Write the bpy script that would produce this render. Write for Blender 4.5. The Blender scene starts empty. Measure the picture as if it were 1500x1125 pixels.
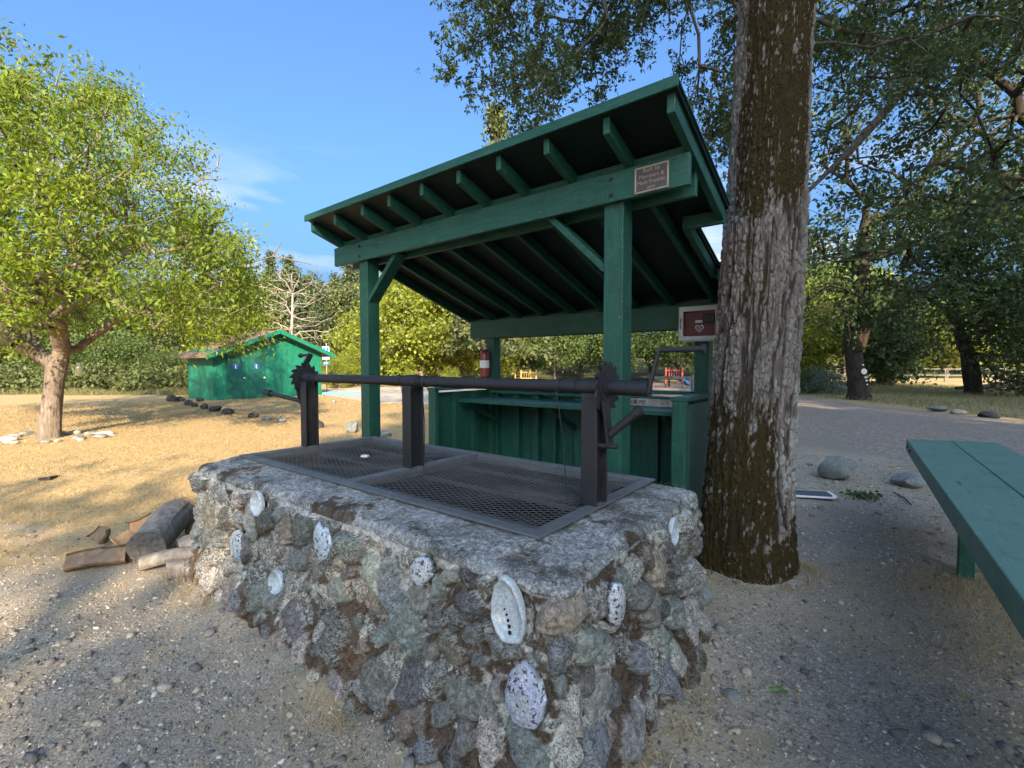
import bpy, math, random
import numpy as np
from mathutils import Vector, Matrix
SC = bpy.context.scene
COL = SC.collection
R = math.radians
rng = np.random.default_rng(11)
random.seed(5)

# ------------------------------------------------------------------ frame of reference
# World: camera above the origin looking along +Y.  Pit frame: x along the pit's long side, y away behind it.
ORG = Vector((0.11, 1.869, 0.0))
ANG = R(-38.1)
LX = Vector((math.cos(ANG), math.sin(ANG), 0)); LY = Vector((-math.sin(ANG), math.cos(ANG), 0))
def W(x, y, z=0.0): return ORG + LX*x + LY*y + Vector((0, 0, z))
CAMH, FOC, PITCH = 1.6, 690.0, math.atan(27.5/690)
def ground_at(px, py, z=0.0):        # where a sight line meets a level, used while surveying the place
    c, s = math.cos(PITCH), math.sin(PITCH)
    u, v = (px-750)/FOC, (562.5-py)/FOC
    d = Vector((u, c+v*s, -s+v*c)); t = (z-CAMH)/d.z
    return Vector((0, 0, CAMH)) + d*t
def at_depth(px, py, y):
    c, s = math.cos(PITCH), math.sin(PITCH)
    u, v = (px-750)/FOC, (562.5-py)/FOC
    d = Vector((u, c+v*s, -s+v*c)); return Vector((0, 0, CAMH)) + d*(y/d.y)

# ------------------------------------------------------------------ noise in numpy
def _h(i, j, k, seed):
    with np.errstate(over='ignore'):
        n = (i.astype(np.int64)*374761393 + j.astype(np.int64)*668265263 + k.astype(np.int64)*2147483647 + seed*1274126177) & 0xffffffff
        n = ((n ^ (n >> 13))*1274126177) & 0xffffffff
        n = ((n ^ (n >> 16))*2246822519) & 0xffffffff
        n = n ^ (n >> 15)
    return (n & 0xffffff).astype(np.float64)/0xffffff
def vnoise(x, y, z=0, seed=0):
    x, y, z = np.broadcast_arrays(np.asarray(x, float), np.asarray(y, float), np.asarray(z, float))
    i, j, k = np.floor(x), np.floor(y), np.floor(z)
    f, g, h = x-i, y-j, z-k
    f, g, h = f*f*(3-2*f), g*g*(3-2*g), h*h*(3-2*h)
    r = 0
    for a in (0, 1):
        for b in (0, 1):
            for c in (0, 1):
                r = r + _h(i+a, j+b, k+c, seed)*(f if a else 1-f)*(g if b else 1-g)*(h if c else 1-h)
    return r
def fbm(x, y, z=0, o=4, seed=0, gain=.5):
    r, a, t = 0, 1.0, 0
    for q in range(o):
        m = 2.03**q
        r = r + a*(vnoise(np.asarray(x)*m, np.asarray(y)*m, np.asarray(z)*m, seed+q*17)-.5); t += a; a *= gain
    return r/t*2          # about -1..1
def vor(x, y, seed=0, perx=None, jit=.9):
    i, j = np.floor(x), np.floor(y)
    F1 = np.full(x.shape, 9.0); F2 = F1.copy(); ID = np.zeros(x.shape)
    for a in (-1, 0, 1):
        for b in (-1, 0, 1):
            ii, jj = i+a, j+b
            ih = np.mod(ii, perx) if perx else ii
            hx, hy = _h(ih, jj, jj*0, seed), _h(ih, jj, jj*0+5, seed)
            d = np.hypot(ii+.5+(hx-.5)*jit-x, jj+.5+(hy-.5)*jit-y)
            c = _h(ih, jj, jj*0+9, seed)
            F2 = np.where(d < F1, F1, np.minimum(F2, d)); ID = np.where(d < F1, c, ID); F1 = np.minimum(F1, d)
    return F1, F2, ID
def sstep(a, b, x):
    t = np.clip((x-a)/(b-a), 0, 1); return t*t*(3-2*t)

# ------------------------------------------------------------------ mesh and object helpers
def link(o, parent=None):
    COL.objects.link(o)
    if parent is not None: o.parent = parent
    return o
def mesh_np(name, V, Fs, mat, parent=None, attrs=None, smooth=False, loc=(0, 0, 0)):
    V = np.asarray(V, np.float32)
    if not isinstance(Fs, (list, tuple)): Fs = [Fs]
    me = bpy.data.meshes.new(name)
    me.vertices.add(len(V)); me.vertices.foreach_set('co', V.ravel())
    tot = np.concatenate([np.full(len(f), f.shape[1], np.int32) for f in Fs])
    idx = np.concatenate([f.ravel() for f in Fs]).astype(np.int32)
    me.loops.add(len(idx)); me.loops.foreach_set('vertex_index', idx)
    me.polygons.add(len(tot))
    st = np.concatenate([[0], np.cumsum(tot)[:-1]]).astype(np.int32)
    me.polygons.foreach_set('loop_start', st); me.polygons.foreach_set('loop_total', tot)
    if smooth: me.polygons.foreach_set('use_smooth', np.ones(len(tot), bool))
    me.update(calc_edges=True)
    for k, a in (attrs or {}).items():
        a = np.asarray(a, np.float32)
        if a.ndim == 1:
            at = me.attributes.new(k, 'FLOAT', 'POINT'); at.data.foreach_set('value', a)
        else:
            at = me.attributes.new(k, 'FLOAT_COLOR', 'POINT')
            at.data.foreach_set('color', np.concatenate([a, np.ones((len(a), 1), np.float32)], 1).ravel())
    me.materials.append(mat)
    o = bpy.data.objects.new(name, me); o.location = loc
    return link(o, parent)
def tag(o, label=None, cat=None, group=None, kind=None):
    if label: o['label'] = label
    if cat: o['category'] = cat
    if group: o['group'] = group
    if kind: o['kind'] = kind
    return o
def thing(name, label, cat, loc=(0, 0, 0), rotz=0.0, group=None):
    o = bpy.data.objects.new(name, None); o.empty_display_size = .2
    link(o); o.location = loc; o.rotation_euler = (0, 0, rotz)
    return tag(o, label, cat, group)
def pthing(name, label, cat, base, group=None):       # a thing whose parts are drawn in pit coordinates
    o = thing(name, label, cat, W(*base), ANG, group); o_base[o.name] = Vector(base); return o
o_base = {}
def copy_tree(o, parent=None):
    c = o.copy(); COL.objects.link(c); c.parent = parent
    for ch in [q for q in o.children]: copy_tree(ch, c)
    return c

class MB:
    def __init__(s): s.v, s.f = [], []
    def add(s, V, F):
        n = len(s.v); s.v += [tuple(p) for p in V]; s.f += [tuple(i+n for i in f) for f in F]; return s
    def box(s, x0, x1, y0, y1, z0, z1):
        return s.add([(x0, y0, z0), (x1, y0, z0), (x1, y1, z0), (x0, y1, z0), (x0, y0, z1), (x1, y0, z1), (x1, y1, z1), (x0, y1, z1)],
                     [(3, 2, 1, 0), (4, 5, 6, 7), (0, 1, 5, 4), (1, 2, 6, 5), (2, 3, 7, 6), (3, 0, 4, 7)])
    def beam(s, p, q, w, h, up=(0, 0, 1)):
        p, q, up = Vector(p), Vector(q), Vector(up); d = (q-p).normalized()
        a = d.cross(up).normalized()*w/2; b = a.cross(d).normalized()*h/2
        V = [e+sx*a+sy*b for e in (p, q) for sx, sy in ((-1, -1), (1, -1), (1, 1), (-1, 1))]
        return s.add(V, [(3, 2, 1, 0), (4, 5, 6, 7), (0, 1, 5, 4), (1, 2, 6, 5), (2, 3, 7, 6), (3, 0, 4, 7)])
    def tube(s, pts, r, n=14, cap=True):
        pts = [Vector(p) for p in pts]; m = len(pts)
        rs = r if isinstance(r, (list, tuple)) else [r]*m
        V, F, ref = [], [], None
        for i, p in enumerate(pts):
            d = (pts[min(i+1, m-1)]-pts[max(i-1, 0)]).normalized()
            if ref is None: ref = Vector((0, 0, 1)) if abs(d.z) < .9 else Vector((1, 0, 0))
            a = d.cross(ref).normalized(); b = d.cross(a).normalized(); ref = -b if False else ref
            V += [p+a*rs[i]*math.cos(t*2*math.pi/n)+b*rs[i]*math.sin(t*2*math.pi/n) for t in range(n)]
        for i in range(m-1):
            F += [(i*n+t, i*n+(t+1) % n, (i+1)*n+(t+1) % n, (i+1)*n+t) for t in range(n)]
        if cap: F += [tuple(range(n-1, -1, -1)), tuple(range((m-1)*n, m*n))]
        return s.add(V, F)
    def prism(s, poly, lo, hi):
        n = len(poly); flo = lo if callable(lo) else (lambda x, y: lo); fhi = hi if callable(hi) else (lambda x, y: hi)
        V = [(x, y, flo(x, y)) for x, y in poly]+[(x, y, fhi(x, y)) for x, y in poly]
        return s.add(V, [tuple(range(n-1, -1, -1)), tuple(range(n, 2*n))]+[(i, (i+1) % n, n+(i+1) % n, n+i) for i in range(n)])
    def build(s, name, mat, parent=None, bevel=0, smooth=False, label=None, loc=(0, 0, 0)):
        off = o_base.get(parent.name, Vector()) if parent is not None else Vector()
        top = parent
        if parent is not None and parent.parent is not None: off = o_base.get(parent.parent.name, Vector())
        me = bpy.data.meshes.new(name)
        me.from_pydata([tuple(Vector(p)-off) for p in s.v], [], s.f); me.update()
        import bmesh
        bm = bmesh.new(); bm.from_mesh(me); bmesh.ops.recalc_face_normals(bm, faces=bm.faces); bm.to_mesh(me); bm.free()
        me.materials.append(mat)
        if smooth:
            me.polygons.foreach_set('use_smooth', [True]*len(me.polygons)); me.set_sharp_from_angle(angle=R(42))
        o = bpy.data.objects.new(name, me); o.location = loc
        link(o, parent)
        if bevel:
            b = o.modifiers.new('edge', 'BEVEL'); b.width = bevel; b.segments = 2; b.limit_method = 'ANGLE'; b.angle_limit = R(40)
        if label: o['label'] = label
        return o

def text_mesh(txt, size, extrude=.001, align='CENTER'):
    cu = bpy.data.curves.new('t', 'FONT'); cu.body = txt; cu.size = size; cu.extrude = extrude; cu.align_x = align; cu.align_y = 'CENTER'
    cu.resolution_u = 3
    ob = bpy.data.objects.new('t', cu); COL.objects.link(ob)
    dg = bpy.context.evaluated_depsgraph_get(); dg.update()
    me = bpy.data.meshes.new_from_object(ob.evaluated_get(dg))
    V = [tuple(v.co) for v in me.vertices]; F = [tuple(p.vertices) for p in me.polygons]
    bpy.data.objects.remove(ob); bpy.data.curves.remove(cu); bpy.data.meshes.remove(me)
    return V, F

# ------------------------------------------------------------------ materials
class G:
    def __init__(s, name):
        s.m = bpy.data.materials.new(name); s.m.use_nodes = True; s.t = s.m.node_tree; s.t.nodes.clear()
        s.out = s.t.nodes.new('ShaderNodeOutputMaterial')
    def n(s, typ, I=None, **p):
        d = s.t.nodes.new('ShaderNode'+typ)
        for k, v in p.items(): setattr(d, k, v)
        for k, v in (I or {}).items():
            if v is None: continue
            if hasattr(v, 'is_output'): s.t.links.new(v, d.inputs[k])
            else:
                i = d.inputs[k]
                if hasattr(i.default_value, '__len__') and not hasattr(v, '__len__'): v = (v, v, v)
                if hasattr(i.default_value, '__len__') and len(i.default_value) == 4 and len(v) == 3: v = tuple(v)+(1,)
                i.default_value = v
        return d
    def co(s, sc=(1, 1, 1), kind='Object', rot=(0, 0, 0)):
        t = s.n('TexCoord'); return s.n('Mapping', {'Vector': t.outputs[kind], 'Scale': sc, 'Rotation': rot}).outputs[0]
    def noise(s, sc, vec=None, det=5, ro=.55, dist=0.0):
        return s.n('TexNoise', {'Vector': vec or s.co(), 'Scale': sc, 'Detail': det, 'Roughness': ro, 'Distortion': dist}).outputs['Fac']
    def vor(s, sc, vec=None, out='Distance', feature='F1', rand=1.0):
        return s.n('TexVoronoi', {'Vector': vec or s.co(), 'Scale': sc, 'Randomness': rand}, feature=feature).outputs[out]
    def ramp(s, f, stops, interp='LINEAR'):
        d = s.n('ValToRGB', {'Fac': f}); cr = d.color_ramp; cr.interpolation = interp
        while len(cr.elements) < len(stops): cr.elements.new(.5)
        for e, (p, c) in zip(cr.elements, stops):
            e.position = p; e.color = tuple(c)+(1,) if hasattr(c, '__len__') else (c, c, c, 1)
        return d.outputs[0]
    def mix(s, f, a, b, blend='MIX'):
        d = s.t.nodes.new('ShaderNodeMix'); d.data_type = 'RGBA'; d.blend_type = blend
        for k, v in ((0, f), (6, a), (7, b)):
            if hasattr(v, 'is_output'): s.t.links.new(v, d.inputs[k])
            else: d.inputs[k].default_value = (tuple(v)+(1,) if hasattr(v, '__len__') else (v if k == 0 else (v, v, v, 1)))
        return d.outputs[2]
    def ma(s, op, a, b=0.0, clamp=False):
        d = s.n('Math', {0: a, 1: b}, operation=op); d.use_clamp = clamp; return d.outputs[0]
    def attr(s, k, out='Fac'): return s.n('Attribute', attribute_name=k).outputs[out]
    def bump(s, h, st=.5, dist=.01, nrm=None):
        return s.n('Bump', {'Height': h, 'Strength': st, 'Distance': dist, 'Normal': nrm}).outputs[0]
    def surf(s, col, rough=.7, nrm=None, metal=0.0, spec=.4, **x):
        I = {'Base Color': col, 'Roughness': rough, 'Normal': nrm, 'Metallic': metal, 'Specular IOR Level': spec}; I.update(x)
        p = s.n('BsdfPrincipled', I); s.t.links.new(p.outputs[0], s.out.inputs[0]); s.p = p; return s.m

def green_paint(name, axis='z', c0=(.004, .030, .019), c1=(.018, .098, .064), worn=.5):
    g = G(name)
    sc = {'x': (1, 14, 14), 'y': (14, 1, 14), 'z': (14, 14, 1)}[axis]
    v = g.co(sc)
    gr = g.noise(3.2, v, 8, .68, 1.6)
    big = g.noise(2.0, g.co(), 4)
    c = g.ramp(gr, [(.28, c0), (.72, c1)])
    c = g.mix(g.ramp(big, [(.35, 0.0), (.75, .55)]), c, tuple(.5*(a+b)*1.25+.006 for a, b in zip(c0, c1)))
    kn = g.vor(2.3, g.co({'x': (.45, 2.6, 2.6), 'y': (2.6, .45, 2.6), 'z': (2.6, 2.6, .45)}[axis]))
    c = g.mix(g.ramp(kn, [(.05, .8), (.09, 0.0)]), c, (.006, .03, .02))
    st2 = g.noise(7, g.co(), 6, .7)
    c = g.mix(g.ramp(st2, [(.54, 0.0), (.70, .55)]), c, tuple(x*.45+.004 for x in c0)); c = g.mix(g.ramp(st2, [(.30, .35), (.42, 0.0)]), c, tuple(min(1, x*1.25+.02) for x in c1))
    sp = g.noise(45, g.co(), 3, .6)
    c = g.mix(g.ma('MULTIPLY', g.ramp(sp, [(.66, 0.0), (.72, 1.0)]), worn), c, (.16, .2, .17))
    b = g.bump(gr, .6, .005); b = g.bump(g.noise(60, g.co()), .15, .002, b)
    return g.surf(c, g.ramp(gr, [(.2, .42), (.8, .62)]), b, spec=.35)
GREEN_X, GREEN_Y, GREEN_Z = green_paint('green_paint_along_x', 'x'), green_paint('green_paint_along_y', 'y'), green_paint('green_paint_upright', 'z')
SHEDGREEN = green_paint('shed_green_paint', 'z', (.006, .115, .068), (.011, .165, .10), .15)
DECKSHADE = green_paint('deck_green_with_painted_shade', 'x', (.0015, .006, .004), (.002, .010, .007), .02)  # pavilion green taken almost to black: under-roof shade put into the deck colour
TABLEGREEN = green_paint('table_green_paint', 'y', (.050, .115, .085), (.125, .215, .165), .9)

def steel(name, c=(.022, .022, .024), rough=.5, rust=.3, metal=.35):
    g = G(name); n1 = g.noise(9, None, 6, .65); n2 = g.noise(70, None, 4)
    col = g.mix(g.ma('MULTIPLY', g.ramp(n1, [(.52, 0.0), (.72, 1.0)]), rust), c, (.05, .028, .018))
    col = g.mix(g.ramp(n2, [(.45, 0.0), (.8, .35)]), col, tuple(x*2.2 for x in c))
    return g.surf(col, g.ramp(n1, [(.3, rough-.1), (.7, rough+.2)]), g.bump(n2, .25, .002), metal, .5)
BLACKSTEEL = steel('black_painted_steel')
FRAMESTEEL = steel('grey_flat_steel', (.115, .115, .115), .5, .3, .3)
GRATESTEEL = steel('blackened_grate_steel', (.075, .07, .065), .45, .6, .1)

def plain(name, c, rough=.6, spec=.4, metal=0.0, var=.25, sc=12):
    g = G(name); n1 = g.noise(sc, None, 5)
    return g.surf(g.mix(g.ramp(n1, [(.3, 0.0), (.7, 1.0)]), tuple(x*(1-var) for x in c), tuple(min(1, x*(1+var)) for x in c)), rough, g.bump(n1, .1, .002), metal, spec)

def foliage(name, c0, c1, c2=None, trans=.35, rough=.55):
    g = G(name); v = g.attr('v')
    st = [(0.0, c0), (.75, c1)] + ([(1.0, c2)] if c2 else [(1.0, c1)])
    oi = g.n('ObjectInfo').outputs['Random']
    c = g.ramp(v, st)
    c = g.mix(g.ma('MULTIPLY', oi, .35), c, tuple(x*.75 for x in c1))
    p = g.n('BsdfPrincipled', {'Base Color': c, 'Roughness': rough, 'Specular IOR Level': .3})
    t = g.n('BsdfTranslucent', {'Color': g.mix(.5, c, tuple(min(1, x*1.6) for x in c1))})
    m = g.n('MixShader', {0: trans}); g.t.links.new(p.outputs[0], m.inputs[1]); g.t.links.new(t.outputs[0], m.inputs[2])
    g.t.links.new(m.outputs[0], g.out.inputs[0]); return g.m
def bark(name, c0, c1, sc=14, stretch=.25):
    g = G(name); v = g.co((1, 1, stretch)); n1 = g.noise(sc, v, 7, .65, .6); n2 = g.noise(2, None, 3)
    c = g.ramp(n1, [(.3, c0), (.7, c1)]); c = g.mix(g.ramp(n2, [(.4, 0.0), (.7, .4)]), c, tuple(x*.6 for x in c0))
    return g.surf(c, .9, g.bump(n1, .8, .03), spec=.15)
BARKGREY = bark('grey_oak_bark', (.035, .028, .022), (.16, .13, .105))
BARKTAN = bark('tan_fruit_bark', (.085, .062, .048), (.29, .23, .18), 20)
BARKPALE = bark('bleached_dead_wood', (.22, .175, .145), (.42, .35, .30))
BARKDARK = bark('dark_bark', (.018, .014, .011), (.075, .058, .045))

# ------------------------------------------------------------------ leaves, wood and trees
def leaf_quads(P, size, rg, asp=.5, droop=.3, jit=.4, axis=None):
    N = len(P); d = rg.normal(size=(N, 3)) if axis is None else axis+rg.normal(size=(N, 3))*.35
    d[:, 2] -= droop; d /= np.linalg.norm(d, axis=1)[:, None]+1e-9
    n = rg.normal(size=(N, 3)); n[:, 2] += 1.1
    s = np.cross(d, n); s /= np.linalg.norm(s, axis=1)[:, None]+1e-9
    up = np.cross(s, d)
    L = (size*rg.uniform(1-jit, 1+jit, N))[:, None]
    V = np.stack([P, P+d*L*.45+s*L*asp*.5+up*L*.10, P+d*L, P+d*L*.45-s*L*asp*.5+up*L*.10], 1).reshape(-1, 3)
    return V, np.arange(4*N).reshape(N, 4)
def star_leaves(P, size, rg, k=6, asp=.42):
    N = len(P); ax = rg.normal(size=(N, 3)); ax[:, 2] -= .3; ax /= np.linalg.norm(ax, axis=1)[:, None]
    t = np.cross(ax, rg.normal(size=(N, 3))); t /= np.linalg.norm(t, axis=1)[:, None]; b = np.cross(ax, t)
    Vs, v = [], []
    for q in range(k):
        a = q*2*math.pi/k+rg.uniform(-.35, .35, N)
        d = t*np.cos(a)[:, None]+b*np.sin(a)[:, None]+ax*rg.uniform(.0, .9, N)[:, None]
        V, F = leaf_quads(P+d*size*.08, size, rg, asp, .1, .35, axis=d*2.2); Vs.append(V)
    V = np.concatenate(Vs); return V, np.arange(len(V)).reshape(-1, 4)
def vleaf(nq, rg, lo=0, hi=1): return np.repeat(rg.uniform(lo, hi, nq), 4)
def vclump(P, rg, sc=1.1, k=.6, seed=5):
    return np.repeat(np.clip((1-k)*rg.uniform(0, 1, len(P))+k*(.5+.9*fbm(P[:, 0]*sc, P[:, 1]*sc, P[:, 2]*sc, 3, seed)), 0, 1), 4)
def frustums(A, B, ra, rb, n=6):
    A, B = np.asarray(A, float), np.asarray(B, float); d = B-A; L = np.linalg.norm(d, axis=1)[:, None]+1e-9; d = d/L
    ref = np.where(np.abs(d[:, 2:3]) < .9, np.array([[0, 0, 1.]]), np.array([[1., 0, 0]]))
    a = np.cross(d, ref); a /= np.linalg.norm(a, axis=1)[:, None]; b = np.cross(d, a)
    t = np.arange(n)*2*math.pi/n; N = len(A)
    ring = a[:, None, :]*np.cos(t)[None, :, None]+b[:, None, :]*np.sin(t)[None, :, None]
    V = np.concatenate([A[:, None]+ring*np.asarray(ra)[:, None, None], B[:, None]+ring*np.asarray(rb)[:, None, None]], 1).reshape(-1, 3)
    k = np.arange(n); F = np.stack([k, (k+1) % n, n+(k+1) % n, n+k], 1)
    return V, (F[None]+(np.arange(N)*2*n)[:, None, None]).reshape(-1, 4)
def grow(trunk, pts, rg, r_tip=.012, seg=.45, pw=.5, wig=.12, alpha=.25, rmax=None, start=1):
    """trunk: list of points; pts: where twigs end. Each twig joins the nearest limb. Returns node arrays."""
    N = [np.array(p, float) for p in trunk]; par = [-1]+list(range(len(trunk)-1)); plen = [0.0]
    for i in range(1, len(N)): plen.append(plen[-1]+np.linalg.norm(N[i]-N[i-1]))
    P = np.array(N); PL = np.array(plen); ok = np.arange(len(N)) >= start
    fork = P[-1]; order = np.argsort(np.linalg.norm(pts-fork, axis=1)+rg.uniform(0, .6, len(pts)))
    cap = len(N)+len(pts)*30; PP = np.zeros((cap, 3)); PP[:len(N)] = P; LL = np.zeros(cap); LL[:len(N)] = PL; OK = np.zeros(cap, bool); OK[:len(N)] = ok
    m = len(N); tips = []
    for q in order:
        a = pts[q]; d = np.linalg.norm(PP[:m]-a, axis=1)+alpha*LL[:m]; d[~OK[:m]] = 1e9
        j = int(np.argmin(d)); s = PP[j]; D = np.linalg.norm(a-s); k = max(1, min(24, int(D/seg)))
        pj = par[j]; pd = (s-PP[pj]) if pj >= 0 else np.array([0, 0, 1.]); pd = pd/(np.linalg.norm(pd)+1e-9)
        c = s+pd*D*.35+(a-s)*.2; prev = j
        for t in range(1, k+1):
            u = t/k; p = (1-u)**2*s+2*u*(1-u)*c+u*u*a
            if t < k: p = p+rg.normal(size=3)*seg*wig
            if m >= cap: break
            PP[m] = p; LL[m] = LL[prev]+np.linalg.norm(p-PP[prev]); OK[m] = True; par.append(prev); prev = m; m += 1
        tips.append(prev)
    PP = PP[:m]; par = np.array(par); cnt = np.zeros(m)
    for t in tips: cnt[t] += 1
    for i in range(m-1, 0, -1):
        if par[i] >= 0: cnt[par[i]] += cnt[i]
    rad = r_tip*np.maximum(cnt, 1)**pw
    if rmax: rad = np.minimum(rad, rmax)
    return PP, par, rad, np.array(tips), cnt
def wood_mesh(PP, par, rad, skip=0, n=6):
    i = np.array([k for k in range(len(PP)) if par[k] >= 0 and k >= skip]); p = par[i]
    return frustums(PP[p], PP[i], np.minimum(rad[p], rad[i]*1.35), rad[i], n)
def clumpy(n, nc, sampler, spread, rg):
    C = np.array([sampler() for _ in range(nc)]); w = rg.uniform(.3, 1, nc); w /= w.sum()
    k = rg.choice(nc, n, p=w); return C[k]+rg.normal(size=(n, 3))*spread

# ------------------------------------------------------------------ rocks
def ico(sub):
    import bmesh
    bm = bmesh.new(); bmesh.ops.create_icosphere(bm, subdivisions=sub, radius=1); bm.verts.ensure_lookup_table()
    V = np.array([v.co[:] for v in bm.verts]); F = np.array([[v.index for v in f.verts] for f in bm.faces]); bm.free(); return V, F
ICO = {k: ico(k) for k in (1, 2, 3, 4)}
def rock_shape(seed, size, sub=3, cuts=7):
    rg = np.random.default_rng(seed); V, F = ICO[sub]; V = V.copy()
    for _ in range(cuts):
        n = rg.normal(size=3); n /= np.linalg.norm(n); h = rg.uniform(.55, .9); d = V@n; V -= np.clip(d-h, 0, None)[:, None]*n
    r = 1+.16*fbm(V[:, 0]*1.7+seed, V[:, 1]*1.7, V[:, 2]*1.7, 4, seed)+.03*fbm(V[:, 0]*7, V[:, 1]*7, V[:, 2]*7, 3, seed+3)
    return V*r[:, None]*np.asarray(size), F
def rock_mat(name, c0, c1, lich=(.36, .35, .31), k=.5):
    g = G(name); n1 = g.noise(5, None, 6, .65); n2 = g.noise(38, None, 5, .7)
    c = g.ramp(n1, [(.3, c0), (.7, c1)]); c = g.mix(g.ma('MULTIPLY', g.ramp(n2, [(.52, 0.0), (.66, 1.0)]), k), c, lich)
    return g.surf(c, .88, g.bump(g.ma('ADD', n1, n2), .5, .015), spec=.2)
ROCKGREY = rock_mat('grey_fieldstone', (.10, .105, .105), (.24, .24, .22))
ROCKDARK = rock_mat('dark_fieldstone', (.022, .022, .024), (.07, .068, .066), (.16, .155, .14), .3)
ROCKPALE = rock_mat('pale_fieldstone', (.25, .24, .22), (.46, .44, .40))
def rock(name, label, loc, size, seed, mat, rz=0.0, group=None, sink=.25, sub=3):
    V, F = rock_shape(seed, size, sub); V[:, 2] += size[2]*(1-2*sink*.9)
    o = mesh_np(name, V, F, mat, smooth=True, loc=(loc[0], loc[1], 0)); o.rotation_euler = (0, 0, rz)
    o.data.set_sharp_from_angle(angle=R(50))
    return tag(o, label, 'rock', group)

# ------------------------------------------------------------------ camera, sky, sun
cam = bpy.data.cameras.new('camera'); cam.sensor_width = 36; cam.lens = 36*FOC/1500; cam.clip_end = 2000; cam.clip_start = .05
co = bpy.data.objects.new('camera', cam); link(co); co.location = (0, 0, CAMH); co.rotation_euler = (R(90)-PITCH, 0, 0); SC.camera = co
SUN_EL, SUN_AZ = R(25), R(167)            # azimuth clockwise from +Y: behind the camera, a little to the right
wd = bpy.data.worlds.new('World'); SC.world = wd; wd.use_nodes = True
nt = wd.node_tree; nt.nodes.clear()
sky = nt.nodes.new('ShaderNodeTexSky'); sky.sky_type = 'NISHITA'; sky.sun_disc = False
sky.sun_elevation = SUN_EL; sky.sun_rotation = SUN_AZ; sky.air_density = 1.0; sky.dust_density = 10.0; sky.ozone_density = 8.5
bg = nt.nodes.new('ShaderNodeBackground'); bg.inputs[1].default_value = .15
wo = nt.nodes.new('ShaderNodeOutputWorld')
# thin cirrus low in the sky
tc = nt.nodes.new('ShaderNodeTexCoord'); mp = nt.nodes.new('ShaderNodeMapping'); mp.inputs['Scale'].default_value = (1.5, 1.5, 9); mp.inputs['Rotation'].default_value = (0, R(9), 0)
nz = nt.nodes.new('ShaderNodeTexNoise'); nz.inputs['Scale'].default_value = 1.6; nz.inputs['Detail'].default_value = 6; nz.inputs['Distortion'].default_value = .5
nt.links.new(tc.outputs['Generated'], mp.inputs[0]); nt.links.new(mp.outputs[0], nz.inputs['Vector'])
sx = nt.nodes.new('ShaderNodeSeparateXYZ'); nt.links.new(tc.outputs['Generated'], sx.inputs[0])
rl = nt.nodes.new('ShaderNodeValToRGB'); nt.links.new(sx.outputs[2], rl.inputs[0])
rl.color_ramp.elements.new(.3); rl.color_ramp.elements.new(.42)
cr = rl.color_ramp
for e, (p, c) in zip(cr.elements, [(0.0, 1), (.28, .9), (.40, 0), (1.0, 0)]): e.position = p; e.color = (c, c, c, 1)
rn = nt.nodes.new('ShaderNodeValToRGB'); nt.links.new(nz.outputs['Fac'], rn.inputs[0])
rn.color_ramp.elements[0].position = .43; rn.color_ramp.elements[1].position = .72
mu = nt.nodes.new('ShaderNodeMath'); mu.operation = 'MULTIPLY'; nt.links.new(rl.outputs[0], mu.inputs[0]); nt.links.new(rn.outputs[0], mu.inputs[1])
mx = nt.nodes.new('ShaderNodeMix'); mx.data_type = 'RGBA'; mx.inputs[7].default_value = (1.9, 2.05, 2.2, 1)
tn = nt.nodes.new('ShaderNodeMix'); tn.data_type = 'RGBA'; tn.blend_type = 'MULTIPLY'; tn.inputs[0].default_value = 1; tn.inputs[7].default_value = (.79, .85, .83, 1)
nt.links.new(sky.outputs[0], tn.inputs[6])
nt.links.new(mu.outputs[0], mx.inputs[0]); nt.links.new(tn.outputs[2], mx.inputs[6])
nt.links.new(mx.outputs[2], bg.inputs[0]); nt.links.new(bg.outputs[0], wo.inputs[0])
sd = bpy.data.lights.new('sun', 'SUN'); sd.energy = 3.7; sd.angle = R(.55); sd.color = (1.0, .82, .58)
so = bpy.data.objects.new('sun', sd); link(so)
sv = Vector((math.sin(SUN_AZ)*math.cos(SUN_EL), math.cos(SUN_AZ)*math.cos(SUN_EL), math.sin(SUN_EL)))
so.rotation_euler = sv.to_track_quat('Z', 'Y').to_euler(); so.location = sv*60
vs = SC.view_settings; vs.view_transform = 'Standard'; vs.look = 'None'; vs.exposure = 1.95; vs.gamma = 1.0
SC.cycles.max_bounces = 6; SC.cycles.transparent_max_bounces = 4; SC.cycles.diffuse_bounces = 4

# ------------------------------------------------------------------ ground
def pit_xy(x, y):
    dx, dy = x-ORG.x, y-ORG.y
    return dx*LX.x+dy*LX.y, dx*LY.x+dy*LY.y
def gravelness(x, y):
    w = fbm(x*.8, y*.8, 0, 4, 3)
    left = 1-sstep(3.0, 4.9, y+.12*(x+2)+w*1.1)
    right = sstep(.3, 1.6, x-.05*(y-4)+w*.4)*(1-sstep(13.5, 15.6, x+w*1.2))
    u, v = pit_xy(x, y)
    under = sstep(-.4, .6, v)*(1-sstep(4.0, 5.5, v))*sstep(-4.2, -3.2, u)*(1-sstep(1, 2, u))
    return np.clip(np.maximum(np.maximum(left*.9, right), under*.8), 0, 1)
def gheight(x, y):
    r = np.hypot(x, y)
    h = .018*fbm(x*1.3, y*1.3, 0, 3, 5)+.012*fbm(x*5, y*5, 0, 3, 6)*np.exp(-r/12)
    u, v = pit_xy(x, y)
    du = np.maximum(np.maximum(-3.0-u, u-.3), 0); dv = np.maximum(np.maximum(-.35-v, v-1.3), 0)
    h = h+.09*np.exp(-np.hypot(du, dv)/.16)*(.6+.5*fbm(x*4, y*4, 0, 3, 8))         # soil banked against the pit
    dt = np.hypot(x-1.8, y-3.63); h = h+.07*np.exp(-np.clip(dt-.36, 0, 9)/.28)
    return h-.006
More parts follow.
